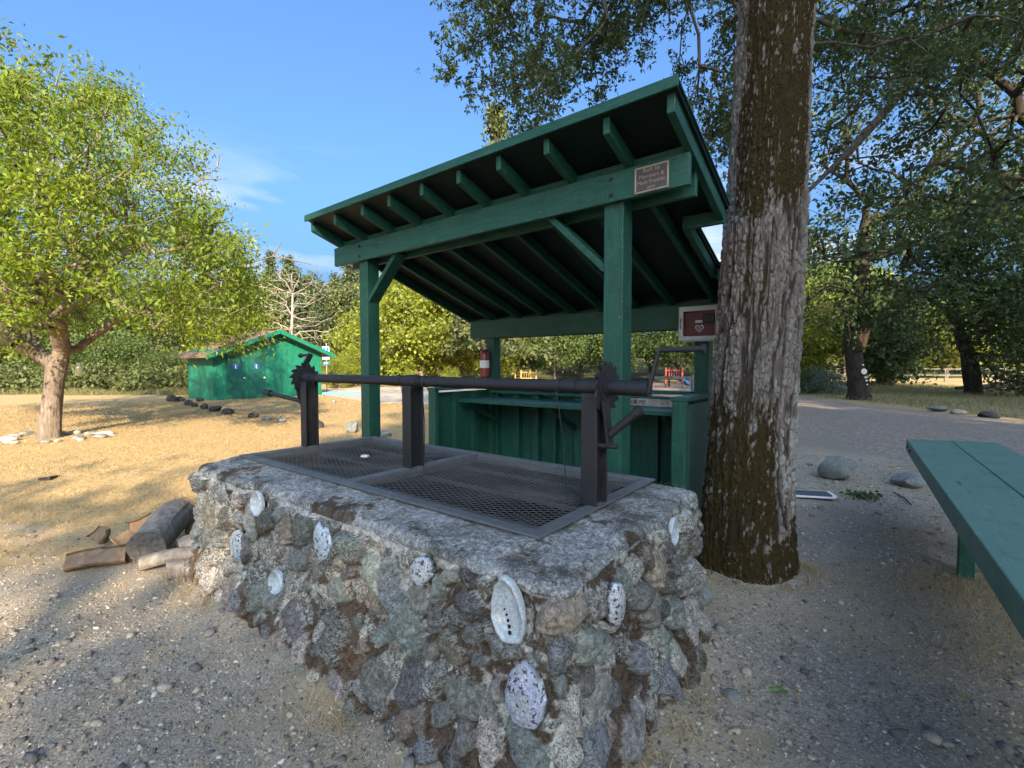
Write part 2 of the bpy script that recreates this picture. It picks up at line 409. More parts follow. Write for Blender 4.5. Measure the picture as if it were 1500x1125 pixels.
def axis_pts(c, lo, hi, fine, reach, grow_=1.045):
    out = [c]; s = fine
    while out[-1] < hi:
        out.append(out[-1]+s)
        if out[-1]-c > reach: s *= grow_
    lo_ = [c]; s = fine
    while lo_[-1] > lo:
        lo_.append(lo_[-1]-s)
        if c-lo_[-1] > reach: s *= grow_
    return np.array(lo_[:0:-1]+out)
gx = axis_pts(0, -900, 900, .045, 4.5); gy = axis_pts(3, -400, 1100, .045, 3.2)
GX, GY = np.meshgrid(gx, gy); gX, gY = GX.ravel(), GY.ravel()
gz = gheight(gX, gY); ny, nx = GX.shape
idx = np.arange(nx*ny).reshape(ny, nx)
GF = np.stack([idx[:-1, :-1], idx[:-1, 1:], idx[1:, 1:], idx[1:, :-1]], -1).reshape(-1, 4)
g = G('ground_straw_and_gravel'); ob = g.co(); wob_ = g.n('TexNoise', {'Vector': ob, 'Scale': 30.0, 'Detail': 4.0}).outputs['Color']; ov = g.n('VectorMath', {0: ob, 1: g.n('VectorMath', {0: wob_, 3: .05}, operation='SCALE').outputs[0]}, operation='ADD').outputs[0]
gv = g.attr('grav'); n1 = g.noise(1.6, ob, 6, .6); n2 = g.noise(9, ob, 6, .65); n3 = g.noise(55, ob, 4, .7); n4 = g.noise(.35, ob, 4)
vc = g.vor(60, ov, 'Color'); vd = g.vor(60, ov); vc2 = g.vor(130, ov, 'Color')
straw = g.ramp(n2, [(.25, (.30, .20, .09)), (.5, (.47, .335, .155)), (.75, (.58, .44, .235))])
straw = g.mix(g.ramp(n4, [(.4, 0.0), (.7, .45)]), straw, (.33, .235, .13))
straw = g.mix(g.ramp(n3, [(.35, .5), (.6, 0.0)]), straw, (.15, .10, .055))
peb = g.ramp(g.n('SeparateColor', {0: vc}).outputs[0], [(.0, (.15, .135, .115)), (.45, (.30, .265, .21)), (.8, (.41, .35, .27)), (1, (.56, .51, .43))])
peb2 = g.ramp(g.n('SeparateColor', {0: vc2}).outputs[1], [(.0, (.13, .115, .095)), (.6, (.31, .265, .20)), (1, (.52, .46, .37))])
soil = g.ramp(n2, [(.3, (.19, .145, .10)), (.7, (.36, .285, .20))])
grav = g.mix(g.ramp(vd, [(.35, .85), (.55, .15)]), soil, peb); grav = g.mix(g.ramp(n3, [(.45, .65), (.62, .1)]), grav, peb2)
grav = g.mix(g.ramp(n1, [(.46, 0.0), (.66, .75)]), grav, (.36, .275, .17)); grav = g.mix(g.ramp(n4, [(.38, .45), (.5, 0.0)]), grav, (.17, .145, .115))
f = g.ma('ADD', gv, g.ma('MULTIPLY', g.ma('SUBTRACT', n2, .5), .9)); f = g.ma('ADD', f, g.ma('MULTIPLY', g.ma('SUBTRACT', n3, .5), .7))
f = g.ramp(f, [(.36, 0.0), (.64, 1.0)])
gr_ = g.ramp(g.ma('ADD', g.attr('green'), g.ma('MULTIPLY', g.ma('SUBTRACT', n2, .5), .8)), [(.4, 0.0), (.8, 1.0)])
straw = g.mix(gr_, straw, (.085, .095, .035))
col = g.mix(f, straw, grav)
hb = g.ma('ADD', g.ma('MULTIPLY', g.ma('SUBTRACT', .6, vd), g.ma('MULTIPLY', f, .35)), g.ma('ADD', n3, n2))
bm_ = g.bump(hb, .5, .016); bm_ = g.bump(g.noise(190, ob, 4, .75), .3, .004, bm_)
GROUNDMAT = g.surf(col, .95, bm_, spec=.1)
green = sstep(15.5, 19, gX)*sstep(6, 12, gY)*(1-sstep(30, 50, gY))*.55
ground = mesh_np('ground', np.stack([gX, gY, gz], 1), GF, GROUNDMAT, attrs={'grav': gravelness(gX, gY), 'green': green}, smooth=True)
tag(ground, kind='structure')

# gravel road running past on the right
g = G('gravel_road'); ob = g.co(); n1 = g.noise(.5, g.co((1, .12, 1)), 5); n2 = g.noise(14, ob, 6, .7); vc = g.vor(26, ob, 'Color')
c = g.ramp(n1, [(.35, (.28, .235, .185)), (.5, (.36, .255, .185)), (.7, (.31, .255, .195))])
c = g.mix(.45, c, g.ramp(g.n('SeparateColor', {0: vc}).outputs[0], [(0, (.13, .115, .095)), (.7, (.30, .26, .205)), (1, (.48, .43, .35))]))
c = g.mix(g.ramp(n2, [(.4, .5), (.6, 0.0)]), c, (.10, .085, .075))
ROADMAT = g.surf(c, .95, g.bump(n2, .6, .02), spec=.1)
ys = np.arange(-30, 72, .8); rl_ = []
for y in ys:
    cur = .0 if y < 26 else -((y-26)**2)*.035
    e0 = 6.6+cur+.35*math.sin(y*.7)+.2*math.sin(y*1.9); e1 = 14.4+cur+.3*math.sin(y*.5+1)+.18*math.sin(y*2.3)
    rl_.append([(e0+(e1-e0)*t/12, y) for t in range(13)])
rv = np.array(rl_).reshape(-1, 2); rz = gheight(rv[:, 0], rv[:, 1])*0+.034+.012*fbm(rv[:, 0]*.6, rv[:, 1]*.3, 0, 2, 9)
edge = np.tile(np.r_[1, np.zeros(11), 1], len(ys)); rz = rz-edge*.05
ri = np.arange(len(rv)).reshape(len(ys), 13)
tag(mesh_np('road', np.column_stack([rv, rz]), np.stack([ri[:-1, :-1], ri[:-1, 1:], ri[1:, 1:], ri[1:, :-1]], -1).reshape(-1, 4), ROADMAT, smooth=True), kind='structure')
# pale paved parking bay beside the shed
g = G('pale_paving'); n1 = g.noise(3, None, 5)
PAVE = g.surf(g.ramp(n1, [(.3, (.34, .29, .23)), (.7, (.46, .40, .33))]), .9, g.bump(n1, .3, .01), spec=.15)
pv = [ground_at(*p) for p in ((473, 579), (545, 590), (640, 592), (760, 590), (860, 584), (860, 570), (700, 568), (560, 568), (473, 572))]
m_ = MB(); m_.prism([(p.x, p.y) for p in pv], .0, .035); tag(m_.build('parking_bay', PAVE), kind='structure')
# wooded slope behind
hx = np.linspace(-190, 170, 91); hy = np.linspace(38, 190, 41); HX, HY = np.meshgrid(hx, hy)
def hill_z(x, y):
    base = sstep(42, 130, y-np.clip(x, -60, 60)*.12)*(15+3*fbm(x*.02, y*.02, 0, 3, 2))
    return base*(.45+.55*(1-sstep(-5, 60, x)))
HZv = hill_z(HX, HY)-.25
hi = np.arange(HX.size).reshape(HX.shape)
g = G('leafy_slope'); n1 = g.noise(.5, None, 6); HILLM = g.surf(g.ramp(n1, [(.3, (.035, .045, .016)), (.7, (.13, .105, .05))]), .95, spec=.05)
tag(mesh_np('hill', np.stack([HX, HY, HZv], -1).reshape(-1, 3), np.stack([hi[:-1, :-1], hi[:-1, 1:], hi[1:, 1:], hi[1:, :-1]], -1).reshape(-1, 4), HILLM, smooth=True), kind='structure')

# ------------------------------------------------------------------ the stone barbecue pit
PX0, PX1, PY0, PY1, RC, ZT = -2.96, .25, -.255, 1.31, .11, .885
DS = .0065
def outline():
    P, Nn = [], []
    segs = [((PX0+RC, PY1), (PX0+RC, PY1)), ]
    def line(a, b, n):
        k = max(2, int(math.dist(a, b)/DS))
        for i in range(k): t = i/k; P.append((a[0]+(b[0]-a[0])*t, a[1]+(b[1]-a[1])*t)); Nn.append(n)
    def arc(cx, cy, a0, a1):
        k = max(3, int(abs(a1-a0)*RC/DS))
        for i in range(k):
            a = a0+(a1-a0)*i/k; P.append((cx+RC*math.cos(a), cy+RC*math.sin(a))); Nn.append((math.cos(a), math.sin(a)))
    h = math.pi/2
    line((-1.3, PY1), (PX0+RC, PY1), (0, 1)); arc(PX0+RC, PY1-RC, h, 2*h)
    line((PX0, PY1-RC), (PX0, PY0+RC), (-1, 0)); arc(PX0+RC, PY0+RC, 2*h, 3*h)
    line((PX0+RC, PY0), (PX1-RC, PY0), (0, -1)); arc(PX1-RC, PY0+RC, 3*h, 4*h)
    line((PX1, PY0+RC), (PX1, PY1-RC), (1, 0)); arc(PX1-RC, PY1-RC, 0, h)
    line((PX1-RC, PY1), (-1.3, PY1), (0, 1))
    return np.array(P), np.array(Nn)
OP, ON = outline(); NS = len(OP)
seglen = np.hypot(*(np.roll(OP, -1, 0)-OP).T); SL = np.concatenate([[0], np.cumsum(seglen)[:-1]]); PER = seglen.sum()
def s_of(x, y):                                            # arc position of a point on the outline
    return SL[np.argmin((OP[:, 0]-x)**2+(OP[:, 1]-y)**2)]
tw = np.arange(-.12, .832, DS); NTW = len(tw)
SS, TT = np.meshgrid(SL, tw)                               # rows: height
XX = np.broadcast_to(OP[:, 0], SS.shape); YY = np.broadcast_to(OP[:, 1], SS.shape)
w1, w2 = fbm(SS*9, TT*9, 1, 3, 21)*.020, fbm(SS*9, TT*9, 7, 3, 22)*.020
w1 = w1+fbm(SS*38, TT*38, 1, 3, 23)*.006; w2 = w2+fbm(SS*38, TT*38, 7, 3, 24)*.006
WS, WT = SS+w1, TT+w2
Hst = np.zeros(SS.shape); SID = np.full(SS.shape, -1); EDGE = np.zeros(SS.shape)
rg = np.random.default_rng(4)
PALETTE = [((.13, .13, .125), 0), ((.19, .185, .175), 1), ((.085, .085, .085), 2), ((.24, .235, .22), 0), ((.30, .285, .255), 1), ((.37, .345, .30), 1),
           ((.14, .165, .15), 2), ((.20, .225, .20), 0), ((.26, .20, .155), 0), ((.34, .285, .26), 1), ((.13, .14, .155), 2), ((.21, .195, .17), 0), ((.11, .11, .105), 0)]
SHELL_SPOTS = [(.046, PY0, .734, .11), (.118, PY0, .452, .11), (-1.88, PY0, .765, .07), (-2.13, PY0, .45, .09), (-1.15, PY0, .70, .08), (-1.667, PY0, .34, .07), (PX1, .10, .684, .07), (PX1, .80, .765, .06)]
stones, scol, skind = [], [], []
shells_px = [('x', 717, 910, 1), ('y', 747, 1050, 1), ('z', 910, 888, 1)]
for rlo, rhi, tries in ((.078, .105, 110), (.052, .078, 1500), (.033, .052, 4200), (.017, .030, 7000)):
    for _ in range(tries):
        r = rg.uniform(rlo, rhi); s0 = rg.uniform(0, PER); t0 = rg.uniform(-.08, .835-.8*r)
        if stones:
            A = np.array([(q[0], q[1], q[2]) for q in stones]); ds = np.abs(A[:, 0]-s0); ds = np.minimum(ds, PER-ds)
            if (np.hypot(ds, A[:, 1]-t0) < .90*(A[:, 2]+r)).any(): continue
        stones.append((s0, t0, r)); c, kd = PALETTE[rg.integers(len(PALETTE))]; skind.append(kd*.4+.1+rg.uniform(-.08, .08))
        scol.append(tuple(np.clip(np.array(c)*rg.uniform(.45, 1.15)*np.array([1.04, 1.0, .94])+rg.normal(size=3)*.004, .02, .6)))
for i, (s0, t0, r) in enumerate(stones):
    ext = r*1.75
    cols = np.where((np.abs((SL-s0+PER/2) % PER-PER/2) < ext))[0]; rows = np.where(np.abs(tw-t0) < ext)[0]
    if not len(cols) or not len(rows): continue
    sub = np.ix_(rows, cols)
    ds = (WS[sub]-s0+PER/2) % PER-PER/2; dt = WT[sub]-t0
    a = rg.uniform(0, math.pi); asp = rg.uniform(1.0, 1.5); k = rg.integers(5, 9)
    du, dv = ds*math.cos(a)+dt*math.sin(a), -ds*math.sin(a)+dt*math.cos(a)
    du = du/(r*asp); dv = dv/(r/asp**.5)
    ang = np.sort(rg.uniform(0, 2*math.pi, k)); rad = rg.uniform(.82, 1.12, k)
    d = sum(np.clip((du*math.cos(q)+dv*math.sin(q))/w, 0, None)**7 for q, w in zip(ang, rad))**(1/7)
    d = .55*d+.45*np.hypot(du, dv)
    hh = min(r*.95, .066)*rg.uniform(.6, 1.2); tilt = rg.normal(size=2)*.32
    dome = hh*np.clip(1-np.clip(d, 0, 1)**rg.uniform(2.0, 3.6), 0, 1)**.6
    face = hh*(1+tilt[0]*du+tilt[1]*dv); f2 = hh*(1.15+rg.normal()*.5*du+rg.normal()*.5*dv)
    surf = np.where(d < 1, np.minimum(np.minimum(dome*1.25, face), f2), -1)
    surf = surf+np.where(d < 1, .35*hh*np.abs(fbm(ds*22+i, dt*22, i*.7, 3, 40)), 0)
    b = surf > Hst[sub]+.002
    Hst[sub] = np.where(b, surf, Hst[sub]); SID[sub] = np.where(b, i, SID[sub]); EDGE[sub] = np.where(b, d, EDGE[sub])
mort = .006+.020*fbm(SS*11, TT*11, 3, 4, 31)+.010*fbm(SS*55, TT*55, 3, 3, 32)
for (qx, qy, qt, qr) in SHELL_SPOTS:
    q = s_of(qx, qy); near = sstep(qr*1.25, qr*.85, np.hypot((SS-q+PER/2) % PER-PER/2, TT-qt)); Hst = Hst*(1-near); mort = mort*(1-.6*near)
isst = (SID >= 0) & (Hst > mort)
H = np.maximum(Hst, mort)+.0035*fbm(SS*70, TT*70, 5, 3, 33)+np.where(isst, .006*fbm(SS*26, TT*60, 5, 4, 34), 0)
capm = sstep(.79, .825, TT+.05*fbm(SS*5, TT*5, 2, 3, 35))
H = H*(1-.75*capm)+capm*(.012+.010*fbm(SS*9, TT*14, 2, 4, 36))
flare = .075*(1-sstep(0, .38, TT))+.035*fbm(SS*1.6, TT*1.8, 0, 3, 37)
rear = sstep(1.2, 1.31, YY)                                # the back is plain where the pavilion posts stand
Dn = (H+flare)*(1-.8*rear)-.012
Vw = np.stack([XX+ON[None, :, 0]*Dn, YY+ON[None, :, 1]*Dn, TT-.2*Dn*0], -1)
mossn = fbm(SS*3.1, TT*3.1, 9, 4, 38); fine = fbm(SS*30, TT*30, 9, 3, 39)
low = sstep(.5, .05, TT)
cav = sstep(.012, -.002, H-.018)*(1-capm)
moss = np.clip(sstep(.22, .70, mossn+.8*low+.30*fine-14*np.clip(H-.016, -.012, .04))*.8+cav*.85*sstep(-.5, .35, fine*.8+mossn), 0, 1)
moss = np.maximum(moss, .75*capm*sstep(.15, .6, fbm(SS*8, TT*11, 4, 5, 41, .65)))
colS = np.array(scol+[(0, 0, 0)])[SID]; colM = np.stack([.56+.18*fbm(SS*9, TT*9, k, 5, 42, .65) for k in (0, .03, .06)], -1)*np.array([1, .93, .81])
colW = np.where((isst & (capm < .5))[..., None], colS, colM); colW = colW*(1-capm[..., None]*.0)+capm[..., None]*.0
stm = np.where(isst & (capm < .5), np.array(skind+[0])[SID], 1.25)
g = G('fieldstone_in_mortar'); ob = g.co()
ac = g.attr('col', 'Color'); st_ = g.attr('st'); ms = g.attr('moss')
n1 = g.noise(26, ob, 7, .68, .6); n2 = g.noise(95, ob, 5, .7); n3 = g.noise(11, ob, 5, .6); lv = g.vor(130, ob)
veins = g.noise(18, g.co((1, 1, 2.4), rot=(.4, .7, 0)), 8, .7, 2.2)
n5 = g.noise(150, ob, 4, .75); n6 = g.noise(48, ob, 6, .72, .8)
is1 = g.ramp(st_, [(.3, 0.0), (.34, 1.0), (.66, 1.0), (.70, 0.0)]); is2 = g.ramp(st_, [(.70, 0.0), (.74, 1.0), (.98, 1.0), (1.0, 0.0)])
mor = g.ma('GREATER_THAN', st_, 1.1)
c = g.mix(1.0, ac, g.ramp(n1, [(.24, .30), (.5, 1.0), (.74, 2.0)]), 'MULTIPLY')
c = g.mix(1.0, c, g.ramp(n6, [(.3, .55), (.5, 1.0), (.7, 1.5)]), 'MULTIPLY')
c = g.mix(g.ma('MULTIPLY', g.ramp(veins, [(.46, 0.0), (.5, .9), (.54, 0.0)]), g.ma('ADD', .35, g.ma('MULTIPLY', is2, .6))), c, (.40, .385, .35))
c = g.mix(g.ma('MULTIPLY', g.ramp(n6, [(.50, 0.0), (.58, 1.0)]), g.ma('ADD', .15, g.ma('ADD', g.ma('MULTIPLY', is1, .6), g.ma('MULTIPLY', mor, .5)))), c, (.60, .56, .48))
c = g.mix(g.ma('MULTIPLY', g.ramp(n2, [(.36, 1.0), (.45, 0.0)]), g.ma('ADD', .5, g.ma('MULTIPLY', is1, .4))), c, (.025, .023, .021))
c = g.mix(g.ma('MULTIPLY', g.ramp(n5, [(.41, .9), (.49, 0.0), (.62, 0.0)]), g.ma('ADD', .2, g.ma('MULTIPLY', is1, .6))), c, (.03, .026, .022))
c = g.mix(g.ma('MULTIPLY', g.ramp(n5, [(.56, 0.0), (.64, .9)]), g.ma('ADD', .12, g.ma('MULTIPLY', is1, .6))), c, (.60, .57, .50))
stn = g.noise(6.5, ob, 6, .72)
c = g.mix(g.ma('MULTIPLY', mor, g.ramp(stn, [(.50, 0.0), (.62, .8)])), c, g.ramp(n2, [(.35, (.022, .02, .017)), (.65, (.11, .10, .085))]))
mc = g.ramp(n5, [(.34, (.010, .006, .004)), (.5, (.050, .024, .011)), (.6, (.11, .062, .028)), (.72, (.22, .16, .075))])
mf = g.ramp(g.ma('ADD', ms, g.ma('ADD', g.ma('MULTIPLY', g.ma('SUBTRACT', n1, .5), .8), g.ma('ADD', g.ma('MULTIPLY', g.ma('SUBTRACT', n2, .5), 1.6), g.ma('MULTIPLY', g.ma('SUBTRACT', n5, .5), 1.6)))), [(.42, 0.0), (.80, .9)])
c = g.mix(mf, c, mc)
hb = g.ma('ADD', g.ma('MULTIPLY', n1, 1.0), g.ma('MULTIPLY', n2, .55)); hb = g.ma('ADD', hb, g.ma('MULTIPLY', veins, .4))
STONEMAT = g.surf(c, .9, g.bump(g.ma('ADD', hb, g.ma('MULTIPLY', n6, .8)), 1.0, .014), spec=.2)
pit = pthing('stone_barbecue_pit', 'waist high fieldstone barbecue pit with abalone shells set in its mortar', 'barbecue pit', (-1.35, .51, 0))
pb = np.array(o_base[pit.name])
wi = np.arange(NTW*NS).reshape(NTW, NS); nxt = np.roll(wi, -1, 1)
WF = np.stack([wi[:-1], nxt[:-1], nxt[1:], wi[1:]], -1).reshape(-1, 4)[:, ::1]
mesh_np('stone_wall', Vw.reshape(-1, 3)-pb, WF, STONEMAT, pit, {'col': colW.reshape(-1, 3), 'st': stm.ravel(), 'moss': moss.ravel()}, smooth=True)
# concrete rim: continues the wall's top edge, rounds over and runs in to the steel frame
inn = np.stack([np.clip(OP[:, 0], -2.76, -.06), np.clip(OP[:, 1], .06, 1.18)], -1)
rows, rc_ = [Vw[-1]], []
a_ = np.linspace(0, math.pi/2, 12)[1:]
last = Vw[-1]
for q in a_:
    o_ = (1-math.cos(q))*.045; z_ = tw[-1]+(ZT-tw[-1]-.012)*math.sin(q)
    rows.append(np.column_stack([last[:, 0]-ON[:, 0]*o_, last[:, 1]-ON[:, 1]*o_, np.full(NS, z_)]))
e0 = rows[-1]
NTOP = 44
for i in range(1, NTOP+1):
    t = i/NTOP; p = e0[:, :2]*(1-t)+inn*t
    z = ZT-.012+.016*sstep(0, .7, t)
    rows.append(np.column_stack([p, np.full(NS, z)]))
RW = np.array(rows); nr = len(RW)
wgt = np.ones(nr); wgt[0] = 0; wgt[-7:] = np.linspace(.8, .05, 7)
rx, ry = RW[..., 0], RW[..., 1]
bumpy = .024*fbm(rx*5, ry*5, 0, 4, 51)+.006*fbm(rx*30, ry*30, 0, 4, 52, .65)-.022*np.clip(fbm(rx*3.5, ry*3.5, 4, 3, 53)-.25, 0, 1)
edgef = np.concatenate([[0], np.ones(11), np.linspace(1, .35, NTOP)])
RW[..., 2] += bumpy*wgt[:, None]*edgef[:, None]
br = (.045*fbm(SL[None, :]*2.6, RW[..., 2]*3, 1, 4, 54)+.02*fbm(SL[None, :]*14, RW[..., 2]*12, 1, 4, 64))*np.concatenate([[0], np.ones(11), np.linspace(1, 0, NTOP)])[:, None]
RW[..., 0] += ON[None, :, 0]*br; RW[..., 1] += ON[None, :, 1]*br
rm = .9*sstep(-.02, .55, fbm(rx*5, ry*5, 2, 5, 55, .65)+.45*fbm(rx*34, ry*34, 2, 3, 56)-.55*np.linspace(0, 1, nr)[:, None]+.2)
rcol = np.stack([.245+.13*fbm(rx*5, ry*5, k, 4, 57) for k in (0, .02, .04)], -1)*np.array([1, .98, .93])
ri = np.arange(nr*NS).reshape(nr, NS); nx2 = np.roll(ri, -1, 1)
RF = np.stack([ri[:-1], nx2[:-1], nx2[1:], ri[1:]], -1).reshape(-1, 4)
mesh_np('concrete_rim', RW.reshape(-1, 3)-pb, RF, STONEMAT, pit, {'col': rcol.reshape(-1, 3), 'st': np.full(nr*NS, 1.25), 'moss': rm.ravel()}, smooth=True)
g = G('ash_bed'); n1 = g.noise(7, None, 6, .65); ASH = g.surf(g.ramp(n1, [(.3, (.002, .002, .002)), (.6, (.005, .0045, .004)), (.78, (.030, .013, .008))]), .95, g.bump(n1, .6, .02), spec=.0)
lz = np.linspace(.889, .48, 8); LW = np.stack([np.column_stack([inn, np.full(NS, z)]) for z in lz]); li = np.arange(8*NS).reshape(8, NS); l2 = np.roll(li, -1, 1)
mesh_np('fire_chamber_lining', LW.reshape(-1, 3)-pb, np.stack([li[:-1], l2[:-1], l2[1:], li[1:]], -1).reshape(-1, 4), ASH, pit)
ax_, ay_ = np.meshgrid(np.linspace(-2.755, -.065, 60), np.linspace(.065, 1.175, 30)); az_ = .56+.05*fbm(ax_*3, ay_*3, 0, 4, 60)
ai = np.arange(ax_.size).reshape(ax_.shape)
mesh_np('ash_bed', np.stack([ax_, ay_, az_], -1).reshape(-1, 3)-pb, np.stack([ai[:-1, :-1], ai[:-1, 1:], ai[1:, 1:], ai[1:, :-1]], -1).reshape(-1, 4), ASH, pit, smooth=True)

# abalone shells pressed into the mortar
def shell_mat(name, c0, c1, c2, spots=.0, rough=.25):
    g = G(name); n1 = g.noise(9, None, 5, .6, 1.5); n2 = g.noise(30, None, 4, .6); n3 = g.noise(55, None, 3, .5); n4 = g.noise(120, None, 4)
    c = g.ramp(n1, [(.32, c0), (.5, c1), (.68, c2)]); c = g.mix(g.ramp(n2, [(.5, 0.0), (.7, .55)]), c, (.55, .56, .54))
    c = g.mix(g.ramp(n4, [(.35, .6), (.55, 0.0)]), c, tuple(x*.45 for x in c0)); c = g.mix(g.ramp(g.noise(16, None, 5, .7), [(.5, 0.0), (.62, .55)]), c, (.30, .27, .22))
    if spots: c = g.mix(g.ma('MULTIPLY', g.ramp(n3, [(.575, 0.0), (.61, 1.0)]), spots), c, (.03, .025, .02))
    return g.surf(c, rough, g.bump(n2, .35, .004), spec=.6, **{'Coat Weight': .25, 'Coat Roughness': .15})
SH_WHITE = shell_mat('chalky_shell_inside', (.44, .46, .46), (.36, .41, .45), (.54, .54, .51), 0, .45)
SH_PEARL = shell_mat('pearly_shell_blue_pink', (.26, .33, .45), (.42, .39, .48), (.34, .46, .46), .95, .28)
SH_PINK = shell_mat('pearly_shell_pink_edge', (.50, .40, .38), (.46, .52, .56), (.56, .46, .44), .9, .25)
SH_BLUE = shell_mat('pearly_shell_blue', (.24, .38, .48), (.42, .46, .48), (.32, .37, .43), .95, .3)
HOLE = plain('shell_hole_shadow', (.012, .012, .012), .9)
def wall_point(x, y, t):
    i = int(np.argmin((OP[:, 0]-x)**2+(OP[:, 1]-y)**2)); j = int(np.argmin(np.abs(tw-t)))
    return Vector(Vw[j, i].tolist()), Vector((ON[i, 0], ON[i, 1], 0))
def shell(x, y, t, w, h, rot, mat, concave, label, holes=True, lift=.02, tiltz=0.0):
    p, n = wall_point(x, y, t); p = p+n*lift
    zx = Vector((0, 0, 1)); ex = zx.cross(n).normalized()          # to the right seen from outside
    n = (n+zx*tiltz).normalized(); ez = n.cross(ex)
    def put(a, b, d):
        ca, sa = math.cos(rot), math.sin(rot); return p+ex*(a*ca-b*sa)+ez*(a*sa+b*ca)+n*d-Vector(pb.tolist())
    V, F = [], []; NR, NA = 26, 72
    sg = np.random.default_rng(int(1000*t)+7); ph = sg.uniform(0, 6.28, 6)
    th_ = np.linspace(0, 2*math.pi, NA, False)
    wob = [1+.035*math.sin(2*q+ph[0])+.030*math.sin(3*q+ph[1])+.018*math.sin(7*q+ph[2])+.014*math.sin(13*q+ph[3])+.010*sg.normal() for q in th_]
    def prof(r):
        if concave: return (-.20*w*(1-(r/.84)**2.4) if r < .84 else .02*w*math.sin((r-.84)/.16*math.pi)*3-.02*w*((r-.84)/.16)**2*3)
        return .17*w*(1-r*r)**.7 if r < 1 else -.03
    for i in range(NR+1):
        r = i/NR
        for q in range(NA):
            a = th_[q]; egg = 1-.12*math.sin(a+.3)
            off = .16*h*(1-r)                                      # the spire sits towards one end: growth lines are off centre
            rip = (.007*w*math.sin(r*30+1.5*math.sin(a+ph[4])) if concave else .014*w*math.sin(r*42+2.2*math.sin(a+ph[4])+.8*math.sin(3*a))*r+.010*w*math.sin(a*15+ph[5])*r*(1-r)*2)
            n_ = .012*w*float(sg.normal())*(.4 if concave else 1)
            V.append(put(.5*w*r*math.cos(a)*egg*wob[q], .5*h*r*math.sin(a)*wob[q]+off*(0 if concave else 1), prof(r)+rip+n_))
    for q in range(NA):                                            # turned-back edge gives the shell its thickness
        a = 2*math.pi*q/NA; V.append(put(.47*w*math.cos(a), .47*h*math.sin(a), -.07*w-.01))
    for i in range(NR+1):
        F += [(i*NA+q, i*NA+(q+1) % NA, (i+1)*NA+(q+1) % NA, (i+1)*NA+q) for q in range(NA)]
    o = mesh_np('abalone_shell', np.array([v[:] for v in V]), np.array(F), mat, pit, smooth=True); o['label'] = label
    if holes and concave and h > .2:
        m = MB()
        for k in range(5):
            a = -.25-.0*k; u = -.20*w+.05*w*k*.8; vv = (-.02-.075*k)*h
            r = .020*w+.008*w*k; rr = math.hypot(u/(.5*w), vv/(.5*h)); d = prof(min(rr, .85))+.002
            c = [put(u+r*math.cos(z), vv+r*1.15*math.sin(z), d) for z in np.linspace(0, 2*math.pi, 12, False)]; c2 = [v+n*.004 for v in c]
            nV = len(m.v); m.v += [tuple(v) for v in c]+[tuple(v) for v in c2]; m.f += [tuple(nV+12+z for z in range(12))]+[(nV+z, nV+(z+1) % 12, nV+12+(z+1) % 12, nV+12+z) for z in range(12)]
        mesh_np('shell_hole', np.array(m.v), [np.array([f for f in m.f if len(f) == 12]), np.array([f for f in m.f if len(f) == 4])], HOLE, o)
    return o
shell(.046, PY0, .734, .145, .25, .12, SH_WHITE, True, 'large chalky white oval shell with a row of holes', True, .04)
shell(.118, PY0, .452, .165, .235, -.05, SH_PEARL, False, 'pearly blue and pink shell low on the wall, specked with black', False, .03)
shell(-1.88, PY0, .765, .15, .165, .1, SH_WHITE, True, 'small cupped shell high beside the far end', False, .035)
shell(-2.13, PY0, .45, .17, .205, .1, SH_BLUE, False, 'blue sheened shell on the far end of the long side', False, .04)
shell(-1.15, PY0, .70, .135, .20, .2, SH_BLUE, False, 'speckled shell with a turquoise patch', False, .018)
shell(-1.667, PY0, .34, .17, .145, .5, SH_WHITE, True, 'half buried cupped shell near the ground', False, .04)
shell(-.366, PY0, .775, .13, .10, .9, SH_PINK, False, 'worn shell under the rim', False, .012)
shell(PX1, .10, .684, .105, .165, .1, SH_PINK, False, 'narrow pearly shell with a pink edge on the short side', False, .055)
shell(PX1, .80, .765, .105, .15, .15, SH_WHITE, True, 'shell just under the rim on the short side', True, .03)

# ------------------------------------------------------------------ winch and grates on the pit
ZF = .897                                                     # underside of the steel frame
winch = pthing('grill_winch', 'black steel hand winch with two toothed wheels and a long pipe over the pit', 'winch', (-1.42, .57, ZF))
fr = MB(); zt = ZF+.012; B = .068
fr.box(-2.82, 0, 0, B, ZF, zt); fr.box(-2.82, 0, 1.24-B, 1.24, ZF, zt)
fr.box(-2.82, -2.82+B, B, 1.24-B, ZF, zt); fr.box(-B, 0, B, 1.24-B, ZF, zt); fr.box(-1.435-B/2, -1.435+B/2, B, 1.24-B, ZF, zt)
for x0, x1 in ((-2.82+B, -1.435-B/2), (-1.435+B/2, -B)):      # upright lip inside each opening
    fr.box(x0, x1, B, B+.006, ZF-.05, zt-.003); fr.box(x0, x1, 1.24-B-.006, 1.24-B, ZF-.05, zt-.003)
    fr.box(x0, x0+.006, B+.007, 1.24-B-.007, ZF-.05, zt-.003); fr.box(x1-.006, x1, B+.007, 1.24-B-.007, ZF-.05, zt-.003)
fr.build('frame', FRAMESTEEL, winch, .003)
YP, ZPIPE = .56, 1.492
